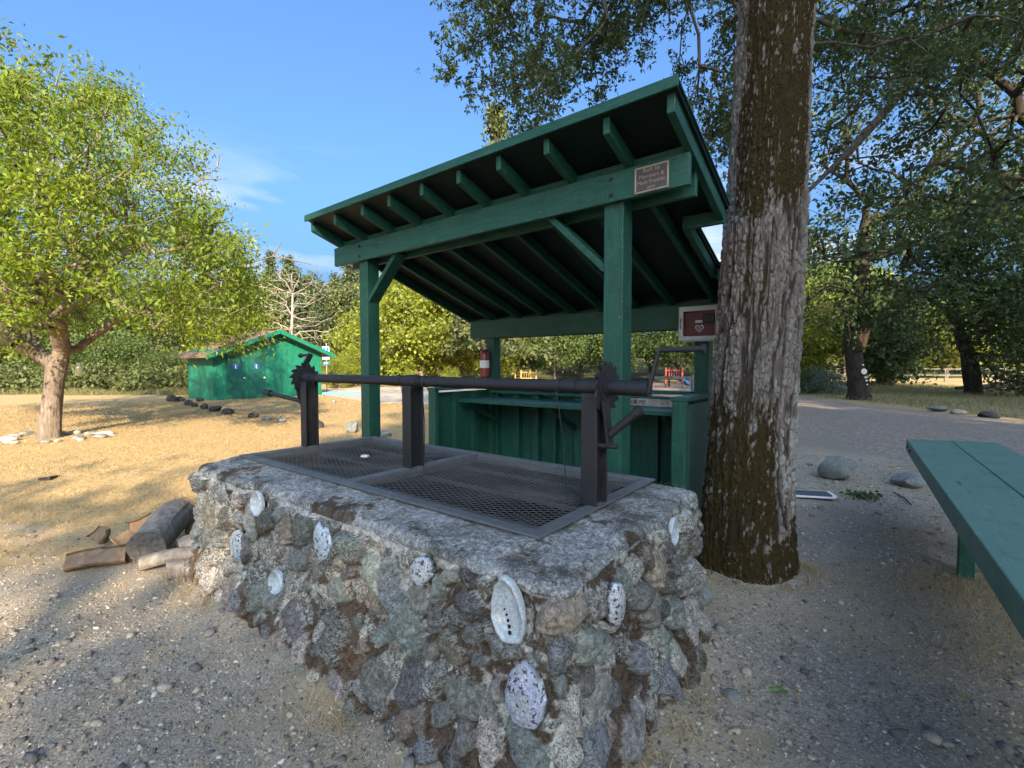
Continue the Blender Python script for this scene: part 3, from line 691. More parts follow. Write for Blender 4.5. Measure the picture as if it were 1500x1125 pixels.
for px_ in (-2.785, -1.435, -.055):
    m = MB(); z0, z1 = zt, ZPIPE-.03
    m.box(px_-.012, px_+.012, YP-.046, YP+.046, z0, z1)      # web
    m.box(px_-.044, px_+.044, YP-.058, YP-.046, z0, z1); m.box(px_-.044, px_+.044, YP+.046, YP+.058, z0, z1)   # flanges
    m.box(px_-.040, px_-.012, YP-.030, YP+.030, z0, z1-.06)
    p = m.build('post', BLACKSTEEL, winch, .003)
    c = MB(); c.tube([(px_-.05, YP, ZPIPE), (px_+.05, YP, ZPIPE)], .0435, 20); c.box(px_-.03, px_+.03, YP-.03, YP+.03, ZPIPE-.06, ZPIPE-.03)
    c.build('pipe_sleeve', BLACKSTEEL, winch, 0, True)
for a, b in ((-2.735, -1.485), (-1.385, -.105)):
    m = MB(); m.tube([(a, YP, ZPIPE), (b, YP, ZPIPE)], .034, 20)
    for e, s in ((a, 1), (b, -1)):
        m.tube([(e+s*.001, YP, ZPIPE), (e+s*.022, YP, ZPIPE)], .041, 20); m.tube([(e+s*.045, YP, ZPIPE), (e+s*.052, YP, ZPIPE)], .0385, 20)
    m.build('winding_pipe', BLACKSTEEL, winch, 0, True)
def gear(x, lean=0.0):
    m = MB(); n = 14; ro, ri = .132, .106
    pts = []
    for k in range(n):
        a = 2*math.pi*k/n; pts.append((ri*math.cos(a), ri*math.sin(a)))
        for t, r in ((.35, ri+.006), (.75, ro-.004), (1.02, ro)): q = a+t*2*math.pi/n; pts.append((r*math.cos(q), r*math.sin(q)))
    V = [(x-.006, YP+p, ZPIPE+q) for p, q in pts]+[(x+.006, YP+p, ZPIPE+q) for p, q in pts]; N = len(pts)
    m.add([(x-.006, YP, ZPIPE), (x+.006, YP, ZPIPE)]+V, [(0, 2+i, 2+(i+1) % N) for i in range(N)]+[(1, 2+N+(i+1) % N, 2+N+i) for i in range(N)]+[(2+i, 2+N+i, 2+N+(i+1) % N, 2+(i+1) % N) for i in range(N)])
    m.tube([(x-.02, YP, ZPIPE), (x+.02, YP, ZPIPE)], .05, 18)
    m.tube([(x+.006, YP, ZPIPE), (x+.012, YP, ZPIPE)], .085, 22)
    return m.build('toothed_wheel', BLACKSTEEL, winch, 0, True)
gear(.012); gear(-2.855)
# near crank: stub of pipe, arm, handle
m = MB(); m.tube([(.02, YP, ZPIPE), (.225, YP, ZPIPE)], .037, 20); m.build('crank_stub', BLACKSTEEL, winch, 0, True)
m = MB(); m.beam((.222, YP-.005, ZPIPE-.025), (.262, YP+.03, ZPIPE+.19), .014, .030, (0, 1, 0)); ca = m.build('crank_arm', BLACKSTEEL, winch, .004)
m = MB(); m.tube([(.255, YP+.03, ZPIPE+.178), (.455, YP+.03, ZPIPE+.180)], .0135, 14); m.tube([(.448, YP+.03, ZPIPE+.18), (.462, YP+.03, ZPIPE+.18)], .021, 14); m.build('handle', BLACKSTEEL, ca, 0, True)
# far crank
m = MB(); m.tube([(-2.86, YP, ZPIPE), (-2.99, YP, ZPIPE)], .030, 18); m.build('crank_stub', BLACKSTEEL, winch, 0, True)
m = MB(); m.beam((-2.985, YP, ZPIPE-.02), (-2.93, YP+.10, ZPIPE+.21), .016, .05, (0, 1, 0)); ca = m.build('crank_arm', BLACKSTEEL, winch, .004)
m = MB(); m.tube([(-2.935, YP+.10, ZPIPE+.20), (-3.09, YP+.09, ZPIPE+.195)], .012, 14); m.tube([(-3.08, YP+.09, ZPIPE+.195), (-3.10, YP+.09, ZPIPE+.195)], .02, 14); m.build('handle', BLACKSTEEL, ca, 0, True)
# pawls that lock the wheels
m = MB(); m.beam((.03, YP-.055, ZPIPE-.06), (.040, YP-.02, ZPIPE-.275), .014, .055, (0, 1, 0)); pw = m.build('locking_pawl', BLACKSTEEL, winch, .003)
m = MB(); m.tube([(.046, YP-.03, ZPIPE-.225), (.185, YP-.02, ZPIPE-.105)], .019, 14); m.tube([(.172, YP-.021, ZPIPE-.117), (.196, YP-.019, ZPIPE-.096)], .026, 14); m.build('handle', BLACKSTEEL, pw, 0, True)
m = MB(); m.tube([(-.02, YP-.03, ZPIPE-.285), (.085, YP-.03, ZPIPE-.28)], .013, 12); m.build('stop_peg', BLACKSTEEL, winch, 0, True)
m = MB(); m.beam((-2.87, YP-.055, ZPIPE-.06), (-2.875, YP-.02, ZPIPE-.22), .014, .05, (0, 1, 0)); pw = m.build('locking_pawl', BLACKSTEEL, winch, .003)
m = MB(); m.tube([(-2.87, YP-.03, ZPIPE-.20), (-3.19, YP-.16, ZPIPE-.135)], .018, 14); m.tube([(-3.165, YP-.15, ZPIPE-.14), (-3.225, YP-.174, ZPIPE-.128)], .03, 14); m.build('handle', BLACKSTEEL, pw, 0, True)
for x, dx, yy in ((-.26, .04, .01), (-1.30, -.03, .0), (-1.52, .02, .02), (-2.66, .0, .0)):
    m = MB(); m.tube([(x, YP-.036, ZPIPE+.005), (x, YP-.037, ZPIPE-.01), (x+dx*.5, YP+yy*.5, 1.2), (x+dx, YP+yy, zt-.015)], .0028, 6)
    for k in range(2): m.tube([(x+.008*k+.037*0, YP+.037*math.cos(t), ZPIPE+.037*math.sin(t)) for t in np.linspace(0, 2*math.pi, 17)], .003, 6)
    m.build('cable', BLACKSTEEL, winch, 0, True)

def grate(name, label, x0, x1, seed):
    y0, y1 = B+.012, 1.24-B-.012; t = pthing(name, label, 'grate', ((x0+x1)/2, .62, ZF-.03), 'mesh grates of the pit')
    b = np.array(o_base[t.name]); lw, sw = .066, .034
    nxn, nyn = int((x1-x0)/(lw/2)), int((y1-y0)/(sw/2))
    A, Bq = [], []
    i, j = np.meshgrid(np.arange(nxn), np.arange(nyn), indexing='ij'); i, j = i.ravel(), j.ravel(); k = (i+j) % 2
    xa = x0+i*lw/2; xb = xa+lw/2; ya = y0+(j+k)*sw/2; yb = y0+(j+1-k)*sw/2
    def zz(x, y): return ZF-.012+.034*fbm(x*1.5+seed, y*2.0, 0, 2, 70+seed)-.018
    a = np.stack([xa, ya, zz(xa, ya)], 1)-b; c = np.stack([xb, yb, zz(xb, yb)], 1)-b
    V, F = frustums(a, c, np.full(len(a), .0021), np.full(len(a), .0021), 4)
    mesh_np('steel_mesh', V, F, GRATESTEEL, t)
    m = MB()
    for y in (y0+.16, (y0+y1)/2, y1-.16): m.box(x0, x1, y-.012, y+.012, ZF-.075, ZF-.055)
    m.build('support_bar', GRATESTEEL, t)
    return t
grate('mesh_grate', 'expanded steel mesh grate nearest the big shell, sagging and blackened', -1.435+B/2+.008, -B-.008, 1)
grate('mesh_grate', 'expanded steel mesh grate at the far end, with a pale scrap on it', -2.82+B+.008, -1.435-B/2-.008, 2)
g = G('crumpled_paper'); PAPER = g.surf((.55, .50, .38), .8)
V, F = rock_shape(91, (.035, .022, .014), 3, 4); p = W(-2.05, .60, ZF+.002)
tag(mesh_np('litter_scrap', V, F, PAPER, loc=p), 'crumpled pale scrap lying on the far grate', 'litter')

# ------------------------------------------------------------------ pavilion
SL_ = .325
def zr(y): return 2.945-SL_*(y-1.0)                          # underside of the rafters
pav = pthing('picnic_pavilion', 'dark green timber pavilion with a sloping roof notched around the oak', 'pavilion', (-1.7, 2.3, 0))
for x0 in (-3.18, -.41):
    for y0 in (1.335, 3.30):
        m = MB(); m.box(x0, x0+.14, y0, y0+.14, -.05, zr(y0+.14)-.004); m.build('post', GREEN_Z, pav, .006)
for y0, zb, h, x0, x1 in ((1.293, 2.655, .19, -3.57, .16), (1.477, 2.645, .18, -3.52, .14)):
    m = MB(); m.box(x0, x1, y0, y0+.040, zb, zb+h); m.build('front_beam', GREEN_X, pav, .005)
for y0 in (3.258, 3.442):
    m = MB(); m.box(-3.43, .14, y0, y0+.040, 1.965, zr(y0)-.006); m.build('rear_beam', GREEN_X, pav, .005)
RX = [-3.485, -3.075, -2.634, -2.25, -1.837, -1.43, -1.044, -.648, -.228]
def rafter(x, y0, y1, name='rafter', w=.042, dep=.095):
    m = MB(); m.add([(x-w/2, y0, zr(y0)), (x+w/2, y0, zr(y0)), (x+w/2, y1, zr(y1)), (x-w/2, y1, zr(y1)), (x-w/2, y0, zr(y0)+dep), (x+w/2, y0, zr(y0)+dep), (x+w/2, y1, zr(y1)+dep), (x-w/2, y1, zr(y1)+dep)],
                    [(3, 2, 1, 0), (4, 5, 6, 7), (0, 1, 5, 4), (1, 2, 6, 5), (2, 3, 7, 6), (3, 0, 4, 7)])
    return m.build(name, GREEN_Y, pav, .004)
for x in RX: rafter(x, 1.0, 3.62)
rafter(.150, 1.0, 2.03, 'barge_rafter', .045, .11); rafter(.150, 2.80, 3.62, 'barge_rafter', .045, .11)
NX = -.105
rafter(NX, 2.03, 2.80, 'notch_trimmer')
for y, s in ((2.01, 1), (2.80, 1)):
    m = MB(); m.box(NX+.024, .172, y, y+.04, zr(y+.04)-.004, zr(y+.04)+.09); m.build('notch_header', GREEN_X, pav, .004)
def zd(y): return zr(y)+.097
poly = [(-3.52, .965), (.192, .965), (.192, 2.055), (NX+.035, 2.055), (NX+.035, 2.795), (.192, 2.795), (.192, 3.66), (-3.52, 3.66)]
m = MB(); m.prism(poly, lambda x, y: zd(y), lambda x, y: zd(y)+.022); m.build('roof_deck', DECKSHADE, pav)
m = MB(); m.prism([(x+(.012 if x > -1 else -.012), y) for x, y in poly], lambda x, y: zd(y)+.024, lambda x, y: zd(y)+.034); m.build('roofing', GREEN_X, pav)
m = MB(); m.box(-3.535, .206, .945, .963, zd(.95)-.016, zd(.95)+.044); m.build('eave_trim', GREEN_X, pav, .003)
m = MB(); m.box(-3.535, .206, 3.663, 3.68, zd(3.66)-.03, zd(3.66)+.034); m.build('eave_trim', GREEN_X, pav, .003)
for y, n in ((1.345, 'front'), (3.385, 'rear')):
    xs = RX+[.15]
    for a, b in zip(xs[:-1], xs[1:]):
        m = MB(); m.box(a+.022, b-.022, y, y+.038, zr(y+.038)+.003, zr(y+.038)+.085); m.build('blocking', GREEN_X, pav)
for (a, b) in (((-3.045, 1.405, 2.26), (-2.60, 1.405, 2.68)), ((-.405, 1.405, 2.24), (-.86, 1.405, 2.68))):
    m = MB(); m.beam(a, b, .045, .125, (0, 1, 0)); m.build('knee_brace', GREEN_X, pav, .004)
for x in (-3.11, -.34):                                      # bolts through beam and post
    for dz in (.045, .145):
        m = MB(); m.tube([(x, 1.293, 2.655+dz), (x, 1.281, 2.655+dz)], .012, 8); m.build('bolt', BLACKSTEEL, pav)

# memorial plaque on the front beam
PLQ_F = plain('plaque_bronze_border', (.34, .27, .19), .45, .5, .6, .2); PLQ_B = plain('plaque_dark_ground', (.085, .062, .055), .5, .5, .3, .2)
plq = pthing('memorial_plaque', 'small bronze plaque with raised lettering on the beam end', 'plaque', (-.068, 1.29, 2.745))
x0, x1, z0, z1 = -.175, .040, 2.664, 2.822
m = MB(); m.box(x0+.004, x1-.004, 1.286, 1.2925, z0+.004, z1-.004); m.build('backing', PLQ_B, plq)
m = MB(); y = 1.282
m.box(x0, x1, y, 1.2915, z0, z0+.011); m.box(x0, x1, y, 1.2915, z1-.011, z1); m.box(x0, x0+.011, y, 1.2915, z0+.0112, z1-.0112); m.box(x1-.011, x1, y, 1.2915, z0+.0112, z1-.0112); m.build('border', PLQ_F, plq, .002)
def text_part(lines, parent, xc, yf, mat, nrm='-y', name='lettering', ext=.0015):
    m = MB()
    for txt, size, zc in lines:
        V, F = text_mesh(txt, size, ext)
        m.add([(xc+v[0], yf-v[2], zc+v[1]) for v in V], F)
    return m.build(name, mat, parent)
text_part([('Built by', .036, 2.797), ('Members &', .034, 2.759), ('Mark Franklin', .032, 2.724), ('2009', .026, 2.688)], plq, -.068, 1.2845, PLQ_F)

# ------------------------------------------------------------------ serving counter inside the pavilion
ctr = pthing('serving_counter', 'green board walled serving counter with a wide shelf behind the pit', 'counter', (-1.7, 2.9, 0))
CZ = 1.30
m = MB(); m.box(-3.16, -3.04, 2.24, 2.30, -.03, CZ); m.build('end_post', GREEN_Z, ctr, .005)
m = MB(); m.box(-.30, -.18, 2.36, 2.43, -.03, CZ); m.build('end_post', GREEN_Z, ctr, .005)
m = MB(); m.box(-3.155, -3.135, 2.302, 3.296, .02, CZ-.03); m.build('side_board', GREEN_Z, ctr)
m = MB(); m.box(-.195, -.18, 2.432, 3.296, .02, CZ-.03); m.build('side_board', GREEN_Z, ctr)
m = MB(); m.box(-3.035, -.41, 3.345, 3.365, .02, CZ-.03); m.build('back_board', GREEN_Z, ctr)
for y in (2.62, 2.95):
    m = MB(); m.box(-3.134, -3.085, y, y+.09, .02, CZ-.03); m.build('stud', GREEN_Z, ctr)
for k in range(9):
    x = -2.98+k*.305
    m = MB(); m.box(x, x+.09 if k % 3 else x+.04, 3.256, 3.344, .02, CZ-.03); m.build('stud', GREEN_Z, ctr, .003)
m = MB(); m.box(-3.17, -3.03, 2.232, 3.296, CZ+.001, CZ+.036); m.build('cap_rail', GREEN_Y, ctr, .004)
m = MB(); m.box(-.31, -.17, 2.352, 3.296, CZ+.001, CZ+.036); m.build('cap_rail', GREEN_Y, ctr, .004)
m = MB(); m.box(-3.035, -.42, 3.235, 3.375, CZ+.001, CZ+.036); m.build('cap_rail', GREEN_X, ctr, .004)
m = MB(); m.box(-3.03, -.305, 2.62, 3.25, 1.145, 1.185); m.build('shelf', GREEN_X, ctr, .004)
m = MB(); m.box(-3.03, -.42, 3.20, 3.252, 1.235, 1.27); m.build('back_rail', GREEN_X, ctr, .003)
for x in (-2.95, -1.75, -.5):
    m = MB(); m.beam((x, 3.25, .86), (x, 2.72, 1.14), .04, .06); m.build('shelf_bracket', GREEN_Y, ctr)
GREYWOOD = bark('grey_weathered_board', (.14, .125, .11), (.30, .275, .25), 20, .2)
INK = plain('dark_routed_letters', (.03, .028, .026), .8)
sg = pthing('routed_name_board', 'weathered grey board with dark routed letters leaning on the counter shelf', 'sign', (-.95, 3.02, 1.187))
m = MB(); m.box(-1.46, -.52, 3.02, 3.045, 1.187, 1.262); m.build('board', GREYWOOD, sg, .003)
text_part([('BARBECUE PIT', .056, 1.2245)], sg, -.97, 3.018, INK, ext=.0015)

# ------------------------------------------------------------------ fire extinguisher and defibrillator cabinet
RED = plain('extinguisher_red', (.20, .018, .018), .3, .5, 0, .1); BLK = plain('black_rubber', (.02, .02, .02), .6); WHT = plain('white_label', (.66, .66, .63), .6, .3, 0, .06); SILV = plain('brushed_metal', (.45, .45, .45), .35, .5, .8)
fe = pthing('fire_extinguisher', 'red fire extinguisher with a white label hung on the rear pavilion post', 'fire extinguisher', (-3.125, 3.215, 1.44))
cx, cy = -3.125, 3.21
prof = [(.0, 1.44), (.055, 1.442), (.066, 1.452), (.066, 1.74), (.060, 1.775), (.040, 1.80), (.022, 1.812), (.0, 1.812)]
m = MB(); m.tube([(cx, cy, z) for r, z in prof], [max(r, .001) for r, z in prof], 24); m.build('cylinder', RED, fe, 0, True)
m = MB(); m.tube([(cx, cy, 1.565), (cx, cy, 1.665)], .0672, 24, False); m.build('label', WHT, fe, 0, True)
m = MB(); m.tube([(cx, cy, 1.805), (cx, cy, 1.84)], .018, 12); m.beam((cx-.02, cy, 1.845), (cx+.075, cy-.03, 1.875), .022, .012); m.beam((cx-.02, cy, 1.83), (cx+.075, cy-.03, 1.825), .02, .01); m.build('valve_and_lever', SILV, fe, .002)
m = MB(); m.tube([(cx-.02, cy, 1.835), (cx-.06, cy-.01, 1.82), (cx-.085, cy-.01, 1.76), (cx-.082, cy-.01, 1.66), (cx-.074, cy-.01, 1.58)], [.009, .009, .009, .010, .015], 10); m.build('hose', BLK, fe, 0, True)
aed = pthing('defibrillator_cabinet', 'grey framed cabinet with a red panel and heart symbol on the rear post', 'cabinet', (-.32, 3.256, 1.83))
x0, x1, z0, z1, y0, y1 = -.505, -.115, 1.83, 2.165, 3.09, 3.255
CABG = plain('cabinet_grey_paint', (.42, .41, .39), .5, .4, 0, .1); CABR = plain('cabinet_red_panel', (.13, .022, .020), .5, .4, 0, .15)
m = MB(); m.box(x0, x0+.02, y0+.012, y1, z0, z1); m.box(x1-.02, x1, y0+.012, y1, z0, z1); m.box(x0+.0202, x1-.0202, y0+.012, y1, z0, z0+.02); m.box(x0+.0202, x1-.0202, y0+.012, y1, z1-.02, z1); m.box(x0+.0202, x1-.0202, y1-.01, y1-.001, z0+.0202, z1-.0202); m.build('case', CABG, aed, .003)
m = MB(); e = .048; a, b = y0, y0+.010
m.box(x0+.012, x1-.012, a, b, z0+.012, z0+e); m.box(x0+.012, x1-.012, a, b, z1-e, z1-.012); m.box(x0+.012, x0+e, a, b, z0+e+.0002, z1-e-.0002); m.box(x1-e, x1-.012, a, b, z0+e+.0002, z1-e-.0002); dr = m.build('door', CABG, aed, .002)
m = MB(); m.tube([(x0+.027, a-.001, 1.955), (x0+.027, a-.016, 1.965), (x0+.027, a-.016, 2.035), (x0+.027, a-.001, 2.045)], .005, 8); m.build('pull_handle', BLK, dr, 0, True)
m = MB(); m.box(x0+e, x1-e, y0+.045, y0+.05, z0+e, z1-e); pn = m.build('panel', CABR, aed)
m = MB(); m.box(x0+.15, x0+.215, y0+.041, y0+.0445, 2.008, 2.030); m.build('panel_label', WHT, pn)
hp = [(.016*math.sin(t)**3, .013*math.cos(t)-.005*math.cos(2*t)-.002*math.cos(3*t)-.001*math.cos(4*t)) for t in np.linspace(0, 2*math.pi, 40, False)]
m = MB(); hx, hz, N = x0+.19, 1.955, 40
o_ = [(hx+2.5*p, hz+2.5*q) for p, q in hp]; i_ = [(hx+1.85*p, hz+1.85*q-.001) for p, q in hp]
for ya in (y0+.041,):
    V = [(p, ya, q) for p, q in o_]+[(p, ya, q) for p, q in i_]+[(p, ya+.003, q) for p, q in o_]+[(p, ya+.003, q) for p, q in i_]
    m.add(V, [(k, (k+1) % N, N+(k+1) % N, N+k) for k in range(N)]+[(k, 2*N+k, 2*N+(k+1) % N, (k+1) % N) for k in range(N)])
m.prism([], 0, 0) if False else None
bolt = [(-.016, .002), (.006, .012), (.000, .004), (.014, .004), (-.006, -.016), (.000, -.003)]
V = [(hx+p, y0+.041, hz+q) for p, q in bolt]; m.add(V, [tuple(range(6))]); m.build('heart_symbol', WHT, pn)
m = MB(); m.box(x0+.225, x1-.06, y0+.015, y0+.043, 2.0, 2.085); m.build('device', BLK, aed, .004)
GLS = bpy.data.materials.new('clear_pane'); GLS.use_nodes = True; gp = GLS.node_tree.nodes['Principled BSDF']; gp.inputs['Roughness'].default_value = .08; gp.inputs['Alpha'].default_value = .06; gp.inputs['Base Color'].default_value = (.03, .03, .03, 1); gp.inputs['Specular IOR Level'].default_value = .3
m = MB(); m.box(x0+e-.004, x1-e+.004, y0+.011, y0+.0135, z0+e-.004, z1-e+.004); m.build('pane', GLS, dr)

# ------------------------------------------------------------------ long green table at the right
tb = thing('plank_table', 'long dark green timber table of thick planks cut off by the right edge', 'table', W(1.75, 2.6, 0), ANG+R(2.2))
Mt = Matrix.Rotation(R(-2.2), 4, 'Z')
def tl(x, y): v = Mt @ Vector((x-1.75, y-2.6, 0)); return v.x, v.y
TZ = .85
xl = tl(1.285, 4.69)[0]; yt0 = tl(1.285, 4.69)[1]; wpl = .345
for k in range(2):
    a = xl+k*(wpl+.007); m = MB(); y_a, y_b = yt0+k*.13+.02, yt0+k*.13+.10
    m.prism([(a, -3.1), (a+wpl, -3.1), (a+wpl, y_b), (a, y_a)], TZ-.125, TZ)
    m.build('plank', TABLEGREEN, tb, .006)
for yy in (yt0-.12, yt0-.42):
    m = MB(); m.tube([(xl+.003, yy, TZ-.06), (xl-.010, yy, TZ-.06)], .016, 6); m.build('bolt', BLACKSTEEL, tb)
lg = tl(1.60, 3.30)
for yy in (lg[1], -2.2):
    for xx in (lg[0], lg[0]+.43):
        m = MB(); m.box(xx-.045, xx+.045, yy-.045, yy+.045, -.03, TZ-.127-.09); m.build('leg', GREEN_Z, tb, .004)
    m = MB(); m.box(xl+.05, xl+.65, yy-.05, yy+.05, TZ-.126-.09, TZ-.126); m.build('cross_bearer', GREEN_X, tb, .004)

# ------------------------------------------------------------------ the big oak beside the pit
def oak_axis(z):
    return 1.81+.045*np.clip(z, 0, 30)-.006*np.sin(z*2), 3.63+.01*z
def oak_rad(z):
    return .288-.012*np.clip(z, 0, 5)-.022*np.clip(z-5, 0, 9)+.055*np.exp(-np.clip(z, 0, 9)/.32)+.02*np.exp(-np.clip(z, 0, 9)/1.2)
nth, zz_ = 300, np.arange(-.15, 6.2, .0085)
th = np.arange(nth)*2*math.pi/nth; TH, ZZ = np.meshgrid(th, zz_)
arc = TH/(2*math.pi)*74
lump = .02*fbm(np.cos(TH)*1.6, np.sin(TH)*1.6, ZZ*.9, 3, 81)+.022*np.exp(-np.clip(ZZ, 0, 9)/.3)*np.cos(TH*4+.6)
wx, wz = fbm(np.cos(TH)*6, np.sin(TH)*6, ZZ*5, 3, 82)*.75, fbm(np.cos(TH)*6, np.sin(TH)*6, ZZ*5+50, 3, 83)*.75
F1, F2, PID = vor(np.mod(arc+wx, 74), ZZ*15+wz, 84, 74, 1.0)
# furrows run mostly up and down
rid = np.abs(fbm(arc*.40+wx*.5, ZZ*1.25+wz*.22, 3, 4, 80)); rid2 = np.abs(fbm(arc*.58+wx*.5+9, ZZ*1.9+wz*.3, 5, 3, 78))
furrow = sstep(.02, .15, rid)*(.35+.65*sstep(.01, .12, rid2))
crk = np.minimum(furrow, .38+.62*sstep(.02, .26, F2-F1))*(.75+.25*sstep(-.4, .3, fbm(arc*2.2, ZZ*7, 0, 3, 77)))
fur = fbm(arc*.8+wx, ZZ*1.1, 0, 3, 85)
fineb = fbm(np.cos(TH)*26, np.sin(TH)*26, ZZ*26, 3, 86)
disp = .026*crk*(.65+.6*PID)+.006*fineb+.006*fur
mz = fbm(np.cos(TH)*1.5, np.sin(TH)*1.5, ZZ*.9, 4, 87)
facing = np.cos(TH-math.atan2(-3.63, -1.81))                 # toward the pit and the camera
leftward = np.cos(TH-R(215)); rightward = np.cos(TH-R(-30))
mo = sstep(.62, .20, ZZ+.28*mz)                              # mossy foot
mo = np.maximum(mo, .9*sstep(.25, .75, leftward+.5*mz)*sstep(1.9, .8, ZZ))
mo = np.maximum(mo, sstep(.25, .62, np.cos(TH-R(268))+.7*mz)*sstep(2.55, 2.95, ZZ+.25*mz)*sstep(6.5, 4.8, ZZ))
mo = np.maximum(mo, .55*sstep(.1, .6, mz+.1)*sstep(1.0, 2.2, ZZ))
mo = np.clip(mo*(.72+.9*fineb+.35*(1-crk)+.45*fbm(np.cos(TH)*9, np.sin(TH)*9, ZZ*5, 4, 79)), 0, 1)
disp = disp*(1-.35*mo)+mo*(.006+.010*fbm(np.cos(TH)*40, np.sin(TH)*40, ZZ*40, 2, 88))
RR = oak_rad(ZZ)+lump+disp
AX, AY = oak_axis(ZZ)
OV = np.stack([AX+RR*np.cos(TH), AY+RR*np.sin(TH), ZZ], -1)
oi_ = np.arange(OV.shape[0]*nth).reshape(-1, nth); o2 = np.roll(oi_, -1, 1)
OF = np.stack([oi_[:-1], o2[:-1], o2[1:], oi_[1:]], -1).reshape(-1, 4)
whit = (1-mo)*np.clip(sstep(-.1, .75, fbm(np.cos(TH)*3.2, np.sin(TH)*3.2, ZZ*2.1, 5, 89, .62)+.75*np.exp(-((ZZ-.95)/.45)**2)*sstep(-.2, .6, np.cos(TH-R(275)))-.05)*crk*(.25+1.0*PID), 0, 1)
g = G('plated_oak_bark'); ob = g.co()
n1 = g.noise(30, g.co((1, 1, .4)), 6, .7); n2 = g.noise(110, ob, 5, .7)
c = g.ramp(g.attr('crack'), [(.05, (.045, .034, .026)), (.4, (.13, .105, .085)), (.9, (.235, .20, .17))])
c = g.mix(1.0, c, g.ramp(n1, [(.25, .55), (.75, 1.5)]), 'MULTIPLY')
wm = g.ramp(g.ma('ADD', g.attr('white'), g.ma('MULTIPLY', g.ma('SUBTRACT', n1, .5), .9)), [(.36, 0.0), (.62, .85)])
c = g.mix(wm, c, g.ramp(n2, [(.3, (.22, .20, .175)), (.7, (.44, .41, .37))]))
c = g.mix(g.ma('MULTIPLY', g.ramp(n2, [(.32, .8), (.45, 0.0)]), .6), c, (.03, .022, .016))
mc = g.ramp(n2, [(.3, (.012, .009, .004)), (.55, (.045, .030, .010)), (.8, (.10, .072, .024))])
mf = g.ramp(g.ma('ADD', g.attr('moss'), g.ma('MULTIPLY', g.ma('SUBTRACT', n1, .5), .8)), [(.36, 0.0), (.62, 1.0)])
c = g.mix(mf, c, mc)
OAKBARK = g.surf(c, .93, g.bump(g.ma('ADD', n1, n2), .8, .012), spec=.12)
OAKLEAF = foliage('oak_leaves', (.024, .042, .012), (.075, .11, .030), (.20, .20, .065), .3, .45)
oak = thing('oak_tree', 'big oak with plated mossy bark rising through the notched pavilion roof beside the pit', 'tree', (1.81, 3.63, 0))
ob0 = np.array([1.81, 3.63, 0])
mesh_np('trunk', OV.reshape(-1, 3)-ob0, OF, OAKBARK, oak, {'crack': crk.ravel(), 'moss': mo.ravel(), 'white': whit.ravel()}, smooth=True)
rg = np.random.default_rng(21)
trunk_up = [tuple(float(v) for v in (*oak_axis(z), z)) for z in (4.6, 5.3, 6.0, 6.8, 7.6, 8.6, 9.8)]
def in_poly(x, y, P):
    r = False; n = len(P)
    for i in range(n):
        (x0, y0), (x1, y1) = P[i], P[(i+1) % n]
        if (y0 > y) != (y1 > y) and x < (x1-x0)*(y-y0)/(y1-y0)+x0: r = not r
    return r
POLY_A = [(664, -250), (670, 50), (682, 110), (700, 150), (745, 175), (800, 165), (850, 140), (905, 120), (970, 105), (1020, 150), (1065, 330), (1100, 340), (1100, -250)]
def samp(poly, d0, d1, x0, x1, y0, y1):
    while True:
        x, y = rg.uniform(x0, x1), rg.uniform(y0, y1)
        if in_poly(x, y, poly): return np.array(at_depth(x, y, rg.uniform(d0, d1))[:])
pa = clumpy(560, 95, lambda: samp(POLY_A, 6.2, 10.5, 640, 1110, -240, 350), .30, rg)
POLY_B = [(1185, -250), (1185, 120), (1230, 190), (1300, 150), (1400, 90), (1520, 60), (1520, -250)]
pb_ = clumpy(330, 60, lambda: samp(POLY_B, 6.5, 11, 1160, 1530, -250, 230), .32, rg)
pc_ = clumpy(220, 40, lambda: np.array([rg.uniform(-3, 6), rg.uniform(2, 9), rg.uniform(8.5, 13)]), .5, rg)
pts = np.concatenate([pa, pb_, pc_]); pts = pts[pts[:, 2] > 3.9]
PP, par, rad, tips, cnt = grow(trunk_up, pts, rg, .0045, .38, .5, .16, .22, .14, 4)
V1, F1_ = wood_mesh(PP, par, rad, len(trunk_up), 6)
tv = np.array(trunk_up[1:]); V2, F2_ = frustums(tv[:-1], tv[1:], np.array([oak_rad(p[2]) for p in tv[:-1]]), np.array([oak_rad(p[2]) for p in tv[1:]]), 14)
mesh_np('limbs', np.concatenate([V1, V2])-ob0, [np.concatenate([F1_, F2_+len(V1)])], BARKGREY, oak, smooth=True)
lp = np.concatenate([PP[tips]+rg.normal(size=(len(tips), 3))*.15 for _ in range(12)]+[PP[tips]+rg.normal(size=(len(tips), 3))*.05 for _ in range(4)])
V, F = star_leaves(lp, .078, rg, 6, .42)
mesh_np('crown', V-ob0, F, OAKLEAF, oak, {'v': vleaf(len(F), rg)})

